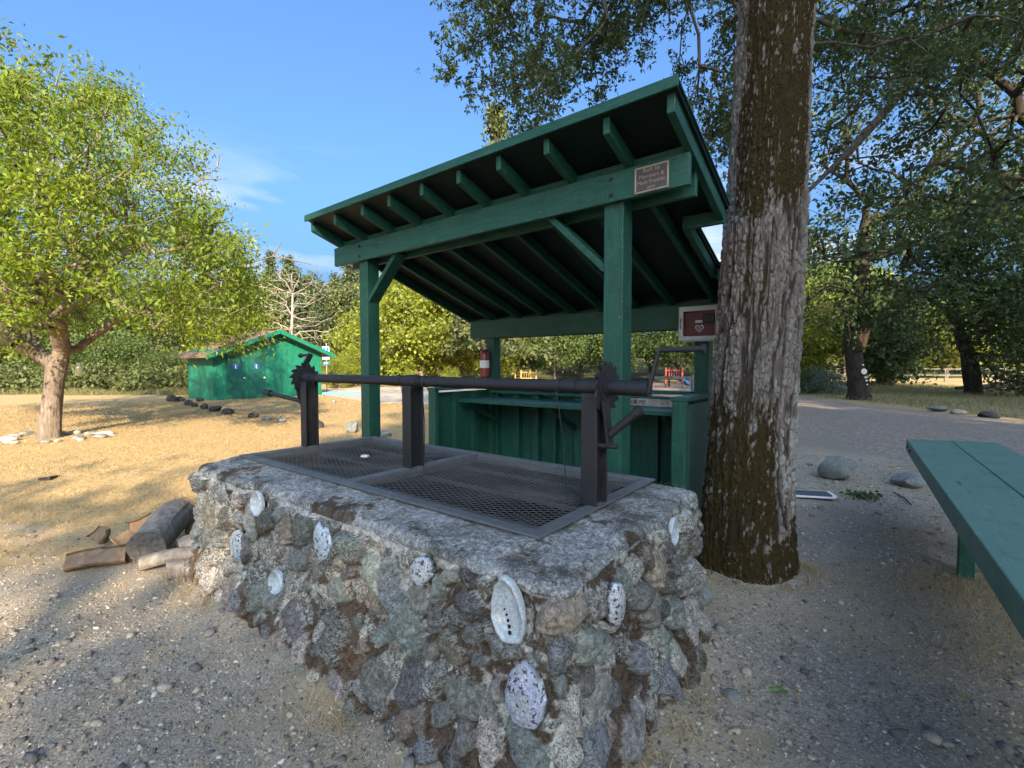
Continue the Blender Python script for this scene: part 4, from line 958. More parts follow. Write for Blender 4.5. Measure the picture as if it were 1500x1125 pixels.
# ------------------------------------------------------------------ fruit tree on the lawn at the left
FRUITLEAF = foliage('lit_yellow_green_leaves', (.050, .085, .010), (.175, .235, .018), (.28, .31, .03), .42, .5)
tb0 = ground_at(72, 641); tb0.z = 0
ft = thing('fruit_tree', 'broad yellow green tree with a short leaning pale trunk on the straw lawn', 'tree', tb0); f0 = np.array(tb0[:])
D0 = tb0.y
def fp(px, py, d=0.0): return np.array(at_depth(px, py, D0+d)[:])
trk = [f0+np.array([0, 0, -.1]), fp(75, 600), fp(80, 560), fp(84, 535), fp(91, 512)]
rt_ = [.20, .178, .172, .195, .14]
m = MB(); fine_t = []
for i in range(4):
    for t in np.linspace(0, 1, 6)[:-1 if i < 3 else None]: fine_t.append((trk[i]*(1-t)+trk[i+1]*t, rt_[i]*(1-t)+rt_[i+1]*t))
pass
POLY_L = [(-330, 300), (-260, 120), (-120, 30), (0, 70), (40, 75), (75, 130), (120, 118), (170, 120), (185, 165), (215, 205), (300, 215), (288, 255), (330, 305), (345, 350), (375, 400), (392, 445), (374, 482), (342, 512), (300, 492), (240, 470), (185, 475), (150, 455), (60, 470), (0, 490), (-150, 480), (-320, 430)]
def sampL():
    while True:
        x, y = rg.uniform(-340, 400), rg.uniform(20, 545)
        if in_poly(x, y, POLY_L):
            cx = 40; half = 3.9*math.sqrt(max(.12, 1-((x-cx)/380)**2))
            return np.array(at_depth(x, y, D0+rg.uniform(-half*.85, half))[:])
pl = clumpy(2600, 360, sampL, .24, rg)
TA = []; TP = np.array([p for p, r in fine_t]); TR = np.array([r for p, r in fine_t]); NA = 60; uu = np.linspace(0, len(TP)-1, 110)
cx_ = np.stack([np.interp(uu, np.arange(len(TP)), TP[:, q]) for q in range(3)], 1); cr_ = np.interp(uu, np.arange(len(TP)), TR); an = np.arange(NA)*2*math.pi/NA
AN, ZI = np.meshgrid(an, cx_[:, 2]); rr_ = cr_[:, None]*(1+.14*fbm(np.cos(AN)*1.3, np.sin(AN)*1.3, ZI*1.2, 3, 101)+.07*fbm(np.cos(AN)*9, np.sin(AN)*9, ZI*3.5, 4, 102)+.10*np.exp(-np.clip(ZI, 0, 9)/.15))
TV = np.stack([cx_[:, None, 0]+rr_*np.cos(AN), cx_[:, None, 1]+rr_*np.sin(AN), ZI], -1); ti = np.arange(TV.shape[0]*NA).reshape(-1, NA); tj = np.roll(ti, -1, 1)
mesh_np('trunk', TV.reshape(-1, 3)-f0, np.stack([ti[:-1], tj[:-1], tj[1:], ti[1:]], -1).reshape(-1, 4), BARKTAN, ft, smooth=True)
pl = np.concatenate([pl, np.array([fp(58, 520), fp(25, 503, -.3), fp(-25, 492, -.5), fp(-70, 470, -.4), fp(112, 512, .2), fp(140, 490, .4), fp(172, 468, .5), fp(215, 452, .4), fp(95, 480, -.8), fp(100, 440, -1.2), fp(70, 470, .9)])])
PP, par, rad, tips, cnt = grow([trk[2], trk[3], trk[4]], pl, rg, .0046, .42, .53, .15, .3, .16, 0)
LIMB = wood_mesh(PP, par, rad, 2, 6)
lp = np.concatenate([PP[tips]+rg.normal(size=(len(tips), 3))*.15 for _ in range(42)])
V, F = leaf_quads(lp, .094, rg, .40, .55); mesh_np('crown', V-f0, F, FRUITLEAF, ft, {'v': vclump(lp, rg, 1.3, .62)})
# bare twigs standing out of the crown
A, Bq, ra = [], [], []
for (x0, y0, x1, y1) in ((80, 130, 92, 90), (255, 290, 318, 245), (318, 245, 322, 225), (300, 262, 330, 262), (350, 390, 400, 375), (400, 375, 470, 390), (400, 375, 412, 355), (380, 420, 440, 430)):
    A.append(fp(x0, y0)-f0); Bq.append(fp(x1, y1)-f0); ra.append(.018)
tw_ = frustums(A, Bq, ra, np.array(ra)*.4, 6); mesh_np('limbs', np.concatenate([LIMB[0]-f0, tw_[0]]), np.concatenate([LIMB[1], tw_[1]+len(LIMB[0])]), BARKTAN, ft, smooth=True)
# ring of pale stones round its foot
for k in range(22):
    a = k*2*math.pi/22+random.uniform(-.1, .1); r = random.uniform(.62, 1.05)
    s = random.uniform(.07, .15)
    rock('tree_ring_stone', 'small pale stone in the loose ring round the fruit tree trunk', (tb0.x+r*math.cos(a)*1.2, tb0.y+r*math.sin(a)*.8), (s*1.3, s, s*.5), 300+k, ROCKPALE if k % 3 else ROCKGREY, random.uniform(0, 3), 'stones ringing the fruit tree', .3, 2)
# hanging jar
jp = at_depth(116, 541, D0+1.2); jar = thing('hanging_jar', 'pale yellow jar hanging on a cord under the fruit tree', 'hanging jar', jp)
JAR = plain('pale_jar_plastic', (.62, .60, .34), .35, .5, 0, .1)
m = MB(); m.tube([(0, 0, -.16), (0, 0, -.15), (0, 0, .06), (0, 0, .10), (0, 0, .12)], [.05, .075, .075, .05, .045], 16); m.build('jar', JAR, jar, 0, True)
m = MB(); m.tube([(0, 0, .12), (0, 0, .16)], .05, 14); m.build('lid', WHT, jar, 0, True)
m = MB(); m.tube([(0, 0, .16), (.02, 0, .9), (.0, 0, 1.25)], .006, 5); m.build('cord', BLK, jar)

# ------------------------------------------------------------------ green shed
Aq, Bq_ = ground_at(313, 587), ground_at(471, 578)
wv = (Bq_-Aq); wv.z = 0; WL = wv.length; sa = math.atan2(wv.y, wv.x)
shed = thing('restroom_shed', 'small bright green restroom building with a gabled brown roof beyond the lawn', 'building', Aq, sa); shed.location.z = 0
SD, EH, RH = 2.6, 2.22, 3.22
m = MB(); mid = WL*.53
m.add([(0, 0, 0), (WL, 0, 0), (WL, 0, EH+.12), (mid, 0, RH), (0, 0, EH), (0, SD, 0), (WL, SD, 0), (WL, SD, EH+.12), (mid, SD, RH), (0, SD, EH)],
      [(0, 1, 2, 3, 4), (9, 8, 7, 6, 5), (0, 5, 6, 1), (1, 6, 7, 2), (4, 9, 5, 0), (2, 7, 8, 3), (3, 8, 9, 4)])
m.build('wall', SHEDGREEN, shed)
m = MB()
for k in range(18):
    x = .12+k*(WL-.24)/17; top = (EH+(RH-EH)*x/mid if x < mid else RH-(RH-EH-.12)*(x-mid)/(WL-mid))-.02
    m.box(x-.022, x+.022, -.022, -.0005, .02, top)
m.build('battens', SHEDGREEN, shed)
SHINGLE = plain('brown_roof_shingles', (.20, .125, .095), .9, .1, 0, .35, 18)
for (x0, z0, x1, z1) in ((-.5, EH-.30, mid, RH+.02), (WL+.5, EH-.16, mid, RH+.02)):
    m = MB(); V = [(x0, -.5, z0), (x1, -.5, z1), (x1, SD+.4, z1), (x0, SD+.4, z0)]
    m.add(V+[(a, b, c+.09) for a, b, c in V], [(0, 1, 2, 3), (7, 6, 5, 4), (0, 4, 5, 1), (1, 5, 6, 2), (2, 6, 7, 3), (3, 7, 4, 0)]); m.build('roof', SHINGLE, shed)
    m = MB(); m.beam((x0, -.52, z0+.02), (x1, -.52, z1+.02), .035, .19, (0, 0, 1)); m.build('barge_board', SHEDGREEN, shed)
DOORG = green_paint('shed_door_green', 'z', (.005, .07, .052), (.008, .10, .072), .1)
for x in (.55, 1.50):
    m = MB(); m.box(x, x+.86, -.035, -.023, .05, 2.0); d = m.build('door', DOORG, shed)
    m = MB(); m.tube([(x+.78, -.036, 1.0), (x+.78, -.09, 1.0)], .035, 10); m.build('handle', WHT, d, 0, True)
    m = MB(); m.box(x+.3, x+.52, -.040, -.036, 1.42, 1.66); s_ = m.build('door_sign', plain('restroom_sign_blue', (.04, .10, .35), .5), d)
    m = MB(); m.box(x+.395, x+.425, -.043, -.0405, 1.45, 1.56); m.tube([(x+.41, -.043, 1.605), (x+.41, -.0405, 1.605)], .022, 10); m.build('pictogram', WHT, s_)
# accessible parking sign
BLUE = plain('sign_blue', (.03, .16, .55), .45, .5, 0, .05)
ps = ground_at(479, 573); ps.z = 0; d_ = ps.y
pk = thing('parking_sign', 'slim post with two blue and white accessible parking plates beside the shed', 'sign', ps, R(-12))
k_ = d_/690
m = MB(); m.tube([(0, 0, 0), (0, 0, 70*k_)], .03, 8); m.build('post', SILV, pk)
m = MB(); m.box(-5.5*k_, 5.5*k_, -.06, -.035, 47*k_, 65*k_); pl_ = m.build('plate', BLUE, pk)
m = MB(); y = -.068
for (a, b, c, e) in ((-5.5, 5.5, 46.6, 47.6), (-5.5, 5.5, 64.4, 65.4), (-5.5, -4.7, 47.6, 64.4), (4.7, 5.5, 47.6, 64.4)): m.box(a*k_, b*k_, y, -.0605, c*k_, e*k_)
m.tube([(0, y, 62*k_), (0, -.0605, 62*k_)], 1.1*k_, 10); m.box(-.7*k_, .5*k_, y, -.0605, 56*k_, 60.5*k_); m.box(-.7*k_, 2.6*k_, y-.001, -.0605, 55*k_, 56.2*k_)
m.tube([(-.6*k_+2.6*k_*math.cos(t), y+.003, 54*k_+2.6*k_*math.sin(t)) for t in np.linspace(R(120), R(390), 14)], .45*k_, 5)
m.box(-2.5*k_, 2.5*k_, y, -.0605, 48.6*k_, 49.8*k_); m.build('wheelchair_symbol', WHT, pl_)
m = MB(); m.box(-5*k_, 5*k_, -.06, -.035, 39*k_, 43*k_); p2 = m.build('small_plate', BLUE, pk)
text_mark = MB(); V, F = text_mesh('VAN', .13, .003); text_mark.add([(v[0], -.064-v[2], 41*k_+v[1]) for v in V], F); text_mark.build('lettering', WHT, p2)
ws = ground_at(500, 579); wheel = MB(); wheel.prism([(-.95, -.09), (.95, -.09), (.95, .09), (-.95, .09)], 0.03, .16)
o = wheel.build('wheel_stop', plain('faded_blue_paint', (.10, .32, .55), .7), None, .02); o.location = (ws.x, ws.y, 0.01); o.rotation_euler = (0, 0, R(18)); tag(o, 'faded blue wheel stop in the parking bay by the sign', 'wheel stop')

# ------------------------------------------------------------------ loose stones
def rock_px(name, label, px, py, w, h, seed, mat, group=None, dep=.8, sink=.2):
    p = ground_at(px, py); k = p.y/690; return rock(name, label, (p.x, p.y+w*k*.3), (w*k*.5, w*k*.5*dep, h*k*.62), seed, mat, random.uniform(-.4, .4), group, sink)
GR = 'dark stones in a row across the lawn'
row = [(248, 589, 17, 10, 'leftmost and largest dark stone of the row on the lawn before the shed'), (262, 588, 12, 8, 'dark stone touching the leftmost big one in the lawn row'), (273, 594, 14, 8, 'low grey dark stone third from the left in the lawn row'), (283, 596, 10, 6, 'small flat stone between low grey and pointed stones in the lawn row'), (291, 588, 11, 6, 'dark stone set back from the row against the shed side'), (297, 600, 11, 10, 'pointed dark stone standing up in the lawn row'), (312, 603, 20, 9, 'long flat dark stone left of the longest pair in the lawn row'), (329, 607, 22, 9, 'broad flat dark stone at the right end of the longest pair'), (369, 612, 15, 8, 'dark stone alone after the gap in the lawn row'), (388, 616, 16, 7, 'grey speckled stone after the lone dark one in the lawn row'), (410, 619, 15, 8, 'last speckled grey stone of the row before the winch post')]
for i, (x, y, w, h, lb) in enumerate(row): rock_px('lawn_stone', lb, x, y, w, h, 500+i, ROCKDARK if i not in (9, 10) else ROCKGREY, GR)
for i, (x, y, w, h, lb) in enumerate([(466, 627, 15, 12, 'dark round stone just right of the far winch post'), (514, 634, 24, 17, 'pale mottled stone left of the front pavilion post'), (563, 640, 20, 10, 'low pale stone right of the front pavilion post'), (487, 590, 9, 5, 'small stone at the edge of the parking bay')]):
    rock_px('lawn_stone', lb, x, y, w, h, 540+i, ROCKDARK if i == 0 else ROCKGREY)
rock_px('boulder', 'grey green boulder standing on the gravel right of the oak', 1237, 704, 54, 32, 561, rock_mat('greenish_boulder', (.10, .115, .105), (.22, .235, .21)), None, .8, .12)
rock_px('boulder', 'flat pale grey boulder half hidden behind the plank table', 1342, 716, 50, 20, 563, ROCKGREY)
rock_px('flat_stone', 'flat grey stone leaning against the foot of the pit by the oak', 1022, 893, 66, 34, 569, ROCKGREY, None, .7, .2)
for i, (x, y, w, h, lb) in enumerate([(1380, 603, 28, 9, 'leftmost of three flat stones along the far road edge'), (1409, 607, 22, 7, 'middle one of three flat stones along the far road edge'), (1456, 614, 30, 11, 'dark rounded stone on the far road edge, rightmost of three'), (1233, 572, 26, 10, 'grey stone by the shrubs left of the broken trunk'), (1222, 570, 16, 10, 'small upright stone left of the broken trunk'), (1076, 1027, 30, 9, 'flat grey stone lying on the dirt near the pit corner'), (478, 990, 16, 5, 'small pale stone on the gravel before the pit')]):
    rock_px('roadside_stone' if i < 5 else 'loose_stone', lb, x, y, w, h, 580+i, ROCKGREY if i != 2 else ROCKDARK)
# white framed tray lying on the ground
tr = ground_at(1186, 727); tray = thing('white_frame', 'flat white rimmed frame with a dark centre lying on the dirt behind the oak', 'frame', (tr.x, tr.y, .012), R(-14))
k_ = tr.y/690; a, b = 33*k_, .16
m = MB(); e = .035
m.prism([(-a, -b), (a*.8, -b), (a, -b*.4), (a, b), (-a, b)], .008, .028); m.build('rim', WHT, tray, .006)
m = MB(); m.prism([(-a+e*1.3, -b+e), (a*.8-e*.6, -b+e), (a-e*1.4, -b*.35), (a-e*1.4, b-e), (-a+e*1.3, b-e)], .026, .031); m.build('panel', plain('dark_mesh_panel', (.07, .075, .07), .7, .3, 0, .5, 60), tray)

# ------------------------------------------------------------------ firewood beside the pit
WOODGREY = bark('silvered_log', (.13, .105, .085), (.36, .31, .26), 16, .12)
WOODSPLIT = bark('split_fir_wood', (.30, .155, .075), (.52, .31, .16), 14, .1)
WOODEND = plain('dark_sawn_end', (.085, .075, .065), .85, .2, 0, .45, 30)
WOODTAN = bark('tan_plank_wood', (.13, .085, .055), (.27, .185, .12), 14, .1)
def log(name, label, p, q, r0, r1, mat, seed, endmat=None, group='firewood heaped by the pit', wedge=None):
    p, q = Vector(p), Vector(q); t = thing(name, label, 'firewood', p, 0, group); d = (q-p); L = d.length; d.normalize()
    a = d.cross(Vector((0, 0, 1))).normalized(); b = a.cross(d); NA, NL = 40, 30; V = []
    for i in range(NL+1):
        u = i/NL; r = r0+(r1-r0)*u; c = p+d*L*u+(a*math.sin(u*3+seed)+b*math.cos(u*4+seed))*.012
        for k in range(NA):
            an = 2*math.pi*k/NA
            rr = r*(1+.12*float(fbm(math.cos(an)*1.4+seed, math.sin(an)*1.4, u*1.5, 3, seed))+.05*float(fbm(math.cos(an)*7+seed, math.sin(an)*7, u*1.2, 2, seed+1)))
            x, y = math.cos(an)*rr, math.sin(an)*rr
            if wedge:                                            # split faces
                for w in wedge:
                    dd = x*math.cos(w)+y*math.sin(w)-r*.25
                    if dd > 0: x -= dd*math.cos(w); y -= dd*math.sin(w)
            V.append(c+a*x+b*y-p)
    F = [(i*NA+k, i*NA+(k+1) % NA, (i+1)*NA+(k+1) % NA, (i+1)*NA+k) for i in range(NL) for k in range(NA)]
    m = MB(); m.add(V, F); o = m.build('bark_side', mat, t, 0, True); o.data.set_sharp_from_angle(angle=R(38))
    for ring in ([v-d*.001 for v in V[:NA]][::-1], [v+d*.001 for v in V[-NA:]]):
        m = MB(); m.add(ring, [tuple(range(NA))]); m.build('sawn_end', endmat or mat, t)
    return t
gp_ = lambda x, y, z: ground_at(x, y, z)
log('log', 'thick silvered round log with a dark sawn end lying on the firewood heap', gp_(213, 800, .16), gp_(262, 752, .24), .138, .132, WOODGREY, 3, WOODEND)
log('firewood_plank', 'curved tan plank of firewood lying at the left end of the heap', gp_(96, 824, .07), gp_(186, 806, .10), .075, .085, WOODTAN, 5, WOODTAN, wedge=(0.9, 3.0))
log('firewood_split', 'reddish split log leaning behind the thick log on its left', gp_(192, 772, .15), gp_(225, 760, .20), .10, .09, WOODSPLIT, 8, WOODSPLIT, wedge=(.7, 2.6))
log('firewood_split', 'bright orange split log topmost at the back of the heap', gp_(258, 735, .30), gp_(285, 742, .28), .09, .085, WOODSPLIT, 11, WOODSPLIT, wedge=(1.6, 3.4))
log('firewood_split', 'pale split wedge standing at the left back of the heap', gp_(142, 790, .06), gp_(150, 772, .17), .09, .05, WOODTAN, 13, WOODSPLIT, wedge=(.3, 2.5))
log('firewood_split', 'small reddish split log between the pale wedge and the thick log', gp_(168, 795, .08), gp_(196, 785, .09), .07, .07, WOODSPLIT, 15, WOODSPLIT, wedge=(1.2, 4.0))
log('branch_log', 'grey twisted branch lying before the thick log', gp_(206, 826, .07), gp_(300, 806, .12), .055, .05, WOODGREY, 17, WOODEND)
log('branch_log', 'short thick grey branch on the ground nearest the pit wall', gp_(245, 838, .06), gp_(292, 824, .08), .075, .06, WOODGREY, 19, WOODEND)
log('branch_log', 'grey knotty branch resting between thick log and pit wall', gp_(262, 806, .12), gp_(296, 795, .14), .085, .08, WOODGREY, 23, WOODEND)
log('firewood_split', 'orange split log tucked behind the thick log against the pit', gp_(272, 772, .10), gp_(300, 765, .12), .10, .09, WOODSPLIT, 25, WOODSPLIT, wedge=(1.0, 3.0))
def stick(label, pts, r, mat=GREYWOOD):
    m = MB(); m.tube(pts, r, 7); return tag(m.build('fallen_stick', mat, None, 0, True), label, 'stick')
def gpt(x, y, z=.012): p = ground_at(x, y); return (p.x, p.y, z)
stick('pale stick lying on the gravel before the stone wall', [gpt(402, 955), gpt(413, 972, .02), gpt(426, 992)], [.007, .008, .005], BARKPALE)
stick('dark curved twig on the straw lawn left of the firewood', [gpt(58, 703), gpt(72, 704, .03), gpt(86, 698)], [.02, .025, .012], BARKDARK)
stick('forked dark twig on the dirt between boulder and table', [gpt(1308, 722), gpt(1325, 732, .02), gpt(1335, 741)], [.007, .009, .006], BARKDARK)
LF = foliage('fallen_green_leaf', (.12, .22, .04), (.22, .36, .08))
for x, y, s, lb in ((1143, 1014, .055, 'bright green lobed leaf on the dirt below the oak'), (1410, 1026, .04, 'small pale leaf on the dirt under the table')):
    V, F = star_leaves(np.array([[0, 0, 0.0]]), s, np.random.default_rng(int(x)), 5, .6); V[:, 2] = V[:, 2]*.25+.012; p = ground_at(x, y)
    tag(mesh_np('fallen_leaf', V, F, LF, attrs={'v': vleaf(len(F), rg)}, loc=(p.x, p.y, .005)), lb, 'leaf')

# ------------------------------------------------------------------ trees and shrubs further off
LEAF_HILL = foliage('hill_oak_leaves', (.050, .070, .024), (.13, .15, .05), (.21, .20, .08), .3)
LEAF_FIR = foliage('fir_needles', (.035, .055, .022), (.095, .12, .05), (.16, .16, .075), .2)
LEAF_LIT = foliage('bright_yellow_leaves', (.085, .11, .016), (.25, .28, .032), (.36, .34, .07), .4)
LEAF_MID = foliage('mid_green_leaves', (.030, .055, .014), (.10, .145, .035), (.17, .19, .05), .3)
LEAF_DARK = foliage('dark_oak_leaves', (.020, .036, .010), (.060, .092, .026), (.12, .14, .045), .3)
LEAF_GREY = foliage('grey_green_shrub_leaves', (.06, .08, .05), (.15, .175, .11), (.22, .22, .14), .25)
def blob_tree(name, label, cat, seed, h, w, leafmat, barkmat, nleaf, ls, trunk_h=.22, shape='round', group=None, tr=.022, dens=60):
    rg = np.random.default_rng(seed); t = thing(name, label, cat, (0, 0, 0), 0, group)
    def s_round():
        while True:
            p = rg.uniform(-1, 1, 3); r = np.linalg.norm(p)
            if .45 < r < 1: return np.array([p[0]*w/2, p[1]*w/2, h*trunk_h+(p[2]*.5+.5)*h*(1-trunk_h)])*np.array([1-.25*max(p[2], 0), 1-.25*max(p[2], 0), 1])
    def s_cone():
        u = rg.uniform(0, 1)**1.5; r = w/2*(1-u)*rg.uniform(.35, 1)+.05*w*0; a = rg.uniform(0, 6.283)
        return np.array([r*math.cos(a), r*math.sin(a), h*trunk_h*.6+u*h*(1-trunk_h*.6)-.12*r])
    s = s_cone if shape == 'cone' else s_round
    sp = ls*1.1 if shape == 'cone' else w*.075
    C = np.array([s() for _ in range(dens)])
    k = rg.integers(0, dens, nleaf); P = C[k]+rg.normal(size=(nleaf, 3))*sp*np.array([1, 1, .7]); P[:, 2] = np.maximum(P[:, 2], .05)
    V, F = leaf_quads(P, ls, rg, .6, .35); vv = np.clip(rg.uniform(0, 1, nleaf)*.6+.4*rg.uniform(0, 1, dens)[k], 0, 1)
    mesh_np('crown', V, F, leafmat, t, {'v': np.repeat(vv, 4)})
    if barkmat:
        tk = [(0, 0, -.2), (.02*h, .01*h, h*trunk_h*.6), (.01*h, .02*h, h*trunk_h)] if shape != 'cone' else [(0, 0, -.2), (0, 0, h*.3), (0, 0, h*.55), (0, 0, h*.97)]
        PP, par, rad, tips, cnt = grow(tk, C[:min(dens, 45)], rg, h*.0035, h*.09, .5, .12, .2, h*tr, 1)
        V, F = wood_mesh(PP, par, np.maximum(rad, h*.0016), 0, 6); mesh_np('trunk', V, F, barkmat, t)
    return t
def place(proto, loc, sc, rz, label=None, first=[]):
    o = proto if proto.name not in first else copy_tree(proto)
    if o is proto: first.append(proto.name)
    o.location = loc; o.scale = (sc, sc, sc*random.uniform(.92, 1.1)); o.rotation_euler = (0, 0, rz)
    if label: o['label'] = label
    return o
GH, GB = 'trees on the wooded slope', 'leafy trees behind the pavilion'
firs = [blob_tree('fir_tree', 'tall pointed fir on the wooded slope behind the shed', 'tree', 700+k, 14, 5.5, LEAF_FIR, BARKGREY, 5200, .42, .15, 'cone', GH, .012, 120) for k in range(2)]
oaks = [blob_tree('hill_tree', 'rounded dull green tree on the wooded slope', 'tree', 710+k, 10, 9, LEAF_HILL, BARKGREY, 5200, .42, .18, 'round', GH, .02, 48) for k in range(3)]
rn = random.Random(3)
for d, x0, x1, st, ytop in ((52, -320, 560, 58, 440), (64, -380, 600, 46, 428), (78, -420, 640, 42, 416), (94, -460, 700, 48, 408)):
    x = x0
    while x < x1:
        p = at_depth(x+rn.uniform(-12, 12), 535, d+rn.uniform(-4, 4)); zg = float(hill_z(np.array([p.x]), np.array([p.y]))[0])-.3
        top = CAMH+(535-ytop-rn.uniform(-22, 14))/690*p.y
        fir = rn.random() < .42; pr = rn.choice(firs if fir else oaks); H0 = 14 if fir else 10
        place(pr, (p.x, p.y, zg), max(.35, (top-zg)*(1.12 if fir else 1.0)/H0), rn.uniform(0, 6.28))
        x += st*rn.uniform(.7, 1.3)
for x, d, top in ((425, 62, 388), (452, 70, 408), (513, 66, 380), (492, 74, 402), (398, 70, 402), (468, 60, 420), (540, 60, 395), (360, 66, 400)):
    p = at_depth(x, 535, d); zg = float(hill_z(np.array([p.x]), np.array([p.y]))[0])-.3
    place(firs[x % 2], (p.x, p.y, zg), (CAMH+(535-top)/690*p.y-zg)/14, rn.uniform(0, 6), 'pointed fir rising above its neighbours on the skyline behind the shed')
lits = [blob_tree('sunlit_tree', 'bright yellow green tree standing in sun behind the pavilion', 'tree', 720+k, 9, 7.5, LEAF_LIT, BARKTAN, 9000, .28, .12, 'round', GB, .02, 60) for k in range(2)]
mids = [blob_tree('background_tree', 'mid green leafy tree beyond the playground', 'tree', 730+k, 10, 8, LEAF_MID, BARKGREY, 7000, .32, .16, 'round', GB, .02, 50) for k in range(2)]
for x, d, top, pr in ((560, 40, 425, 0), (615, 36, 395, 1), (668, 38, 400, 0), (712, 41, 420, 1), (525, 46, 455, 1), (590, 50, 400, 0), (640, 54, 380, 1)):
    p = at_depth(x, 535, d); place(lits[pr], (p.x, p.y, -.1), (CAMH+(535-top)/690*d)/9, rn.uniform(0, 6))
for x, d, top, pr in ((760, 44, 440, 0), (815, 40, 455, 1), (850, 52, 420, 0), (905, 42, 440, 1), (955, 48, 430, 0), (1000, 42, 450, 1), (1040, 50, 400, 0), (1090, 46, 380, 1), (1150, 44, 350, 0), (780, 60, 400, 1), (880, 64, 390, 0)):
    p = at_depth(x, 535, d); place(mids[pr], (p.x, p.y, -.1), (CAMH+(535-top)/690*d)/10, rn.uniform(0, 6))
for x, d, top in ((1195, 38, 400), (1232, 50, 380), (1345, 62, 440), (1385, 58, 430), (1290, 66, 420), (1440, 66, 420), (1500, 62, 400)):
    p = at_depth(x, 535, d); place(lits[int(x) % 2], (p.x, p.y, -.1), (CAMH+(535-top)/690*d)/9, rn.uniform(0, 6), 'sunlit yellow green tree beyond the shaded oaks on the right')
tallp = at_depth(727, 535, 34)
place(blob_tree('tall_background_tree', 'tall tree whose pale top shows just above the pavilion roof', 'tree', 741, 18, 8, LEAF_HILL, BARKGREY, 9000, .30, .25, 'cone', None, .014, 130), (tallp.x, tallp.y, 0), (CAMH+343/690*34)/18, 0)
# bright bushes behind the lawn on the left
bush = [blob_tree('lawn_edge_bush', 'sunlit bush at the back edge of the straw lawn', 'bush', 750+k, 5, 5.5, (LEAF_LIT, LEAF_MID, LEAF_HILL)[k], BARKGREY, 9500, .15, .03, 'round', 'bushes behind the lawn', .012, 75) for k in range(3)]
for x, d, top in ((-180, 29, 440), (-90, 30, 430), (-10, 29, 470), (48, 31, 425), (100, 28, 500), (130, 32, 440), (178, 29, 490), (205, 33, 430), (238, 29, 505), (266, 34, 455), (20, 36, 420), (140, 38, 415), (235, 40, 430), (310, 42, 430), (360, 44, 430), (-60, 40, 410)):
    p = at_depth(x, 535, d); place(bush[int(abs(x)) % 3], (p.x, p.y, -.2), (CAMH+(535-top)/690*d)/5, rn.uniform(0, 6))
lows = blob_tree('low_weed_bush', 'low olive weedy bush at the back edge of the lawn', 'bush', 760, 1.5, 3.4, LEAF_HILL, None, 2600, .16, .0, 'round', 'low weeds behind the lawn', .01, 60)
for x, d in ((30, 27.5), (128, 27), (175, 29), (240, 28), (-60, 28)):
    p = at_depth(x, 535, d); place(lows, (p.x, p.y, -.15), rn.uniform(.8, 1.25), rn.uniform(0, 6))
# dry brush between the shed and the pavilion post
for x, d, h in ((495, 33, 2.4), (520, 36, 3.2), (470, 40, 3.0), (545, 34, 1.6), (600, 33, 1.5), (660, 34, 1.8)):
    p = at_depth(x, 535, d); o = place(lits[1], (p.x, p.y, -.2), h/9, rn.uniform(0, 6), 'low sunlit brush at the back of the parking bay'); o.name = 'brush_shrub'; o['category'] = 'bush'; o['group'] = 'brush behind the parking bay'
# dead tree behind the shed
dp = at_depth(428, 535, 44); rg = np.random.default_rng(77)
dt = thing('dead_tree', 'bare bleached dead tree branching widely behind the shed roof', 'tree', (dp.x, dp.y, 0))
pts = np.array([[rg.normal()*2.6, rg.normal()*1.5, rg.uniform(3.6, 10.5)] for _ in range(230)]); pts[:, 0] *= np.clip(1.25-(pts[:, 2]-3.5)/9, .15, 1)
PP, par, rad, tips, cnt = grow([(0, 0, -.2), (.05, 0, 2), (-.05, 0, 4), (.1, 0, 6.2), (.12, .1, 8.2), (.1, 0, 10)], pts, rg, .0125, .8, .45, .16, .4, .17, 2)
V, F = wood_mesh(PP, par, rad, 0, 5); mesh_np('trunk', V, F, BARKPALE, dt)

# ------------------------------------------------------------------ shaded oaks across the road at the right
def built_oak(name, label, base, trunk_pts, radii, pts, seed, leafn, ls, mat=LEAF_DARK, group=None, bark_=BARKDARK, spread=.35, rt=.012):
    rg = np.random.default_rng(seed); t = thing(name, label, 'tree', base, 0, group); b = np.array(base, float)
    tp = np.array(trunk_pts, float); dense, rr = [], []
    for i in range(len(tp)-1):
        for u in np.linspace(0, 1, 5)[:-1]: dense.append(tp[i]*(1-u)+tp[i+1]*u); rr.append(radii[i]*(1-u)+radii[i+1]*u)
    dense.append(tp[-1]); rr.append(radii[-1])
    m = MB(); m.tube([Vector((p-b).tolist()) for p in dense], [r*(1+.07*math.sin(2.3*i+seed)) for i, r in enumerate(rr)], 16); m.build('trunk', bark_, t, 0, True)
    PP, par, rad, tips, cnt = grow([dense[i] for i in range(len(dense)//3, len(dense))], pts, rg, rt, .7, .5, .18, .2, max(radii)*.7, 1)
    V, F = wood_mesh(PP, par, rad, 1, 5); mesh_np('limbs', V-b, F, bark_, t)
    P = np.concatenate([PP[tips]+rg.normal(size=(len(tips), 3))*spread*np.array([1, 1, .8]) for _ in range(leafn)])
    V, F = leaf_quads(P, ls, rg, .6, .3); mesh_np('crown', V-b, F, mat, t, {'v': vclump(P, rg, .9, .55)})
    return t
rg = np.random.default_rng(31)
B2 = np.array([16.25, 22.0, 0])
def dpt(px, py, d): return np.array(at_depth(px, py, d)[:])
POLY_2 = [(1172, 330), (1200, 300), (1260, 320), (1330, 300), (1420, 300), (1420, 440), (1350, 470), (1290, 490), (1240, 470), (1180, 470)]
p2 = clumpy(520, 70, lambda: samp(POLY_2, 18, 26, 1165, 1430, 290, 500), .5, rg)
p2b = clumpy(420, 60, lambda: samp([(1200, -150), (1200, 300), (1540, 300), (1540, -150)], 17, 27, 1200, 1540, -150, 300), .6, rg)
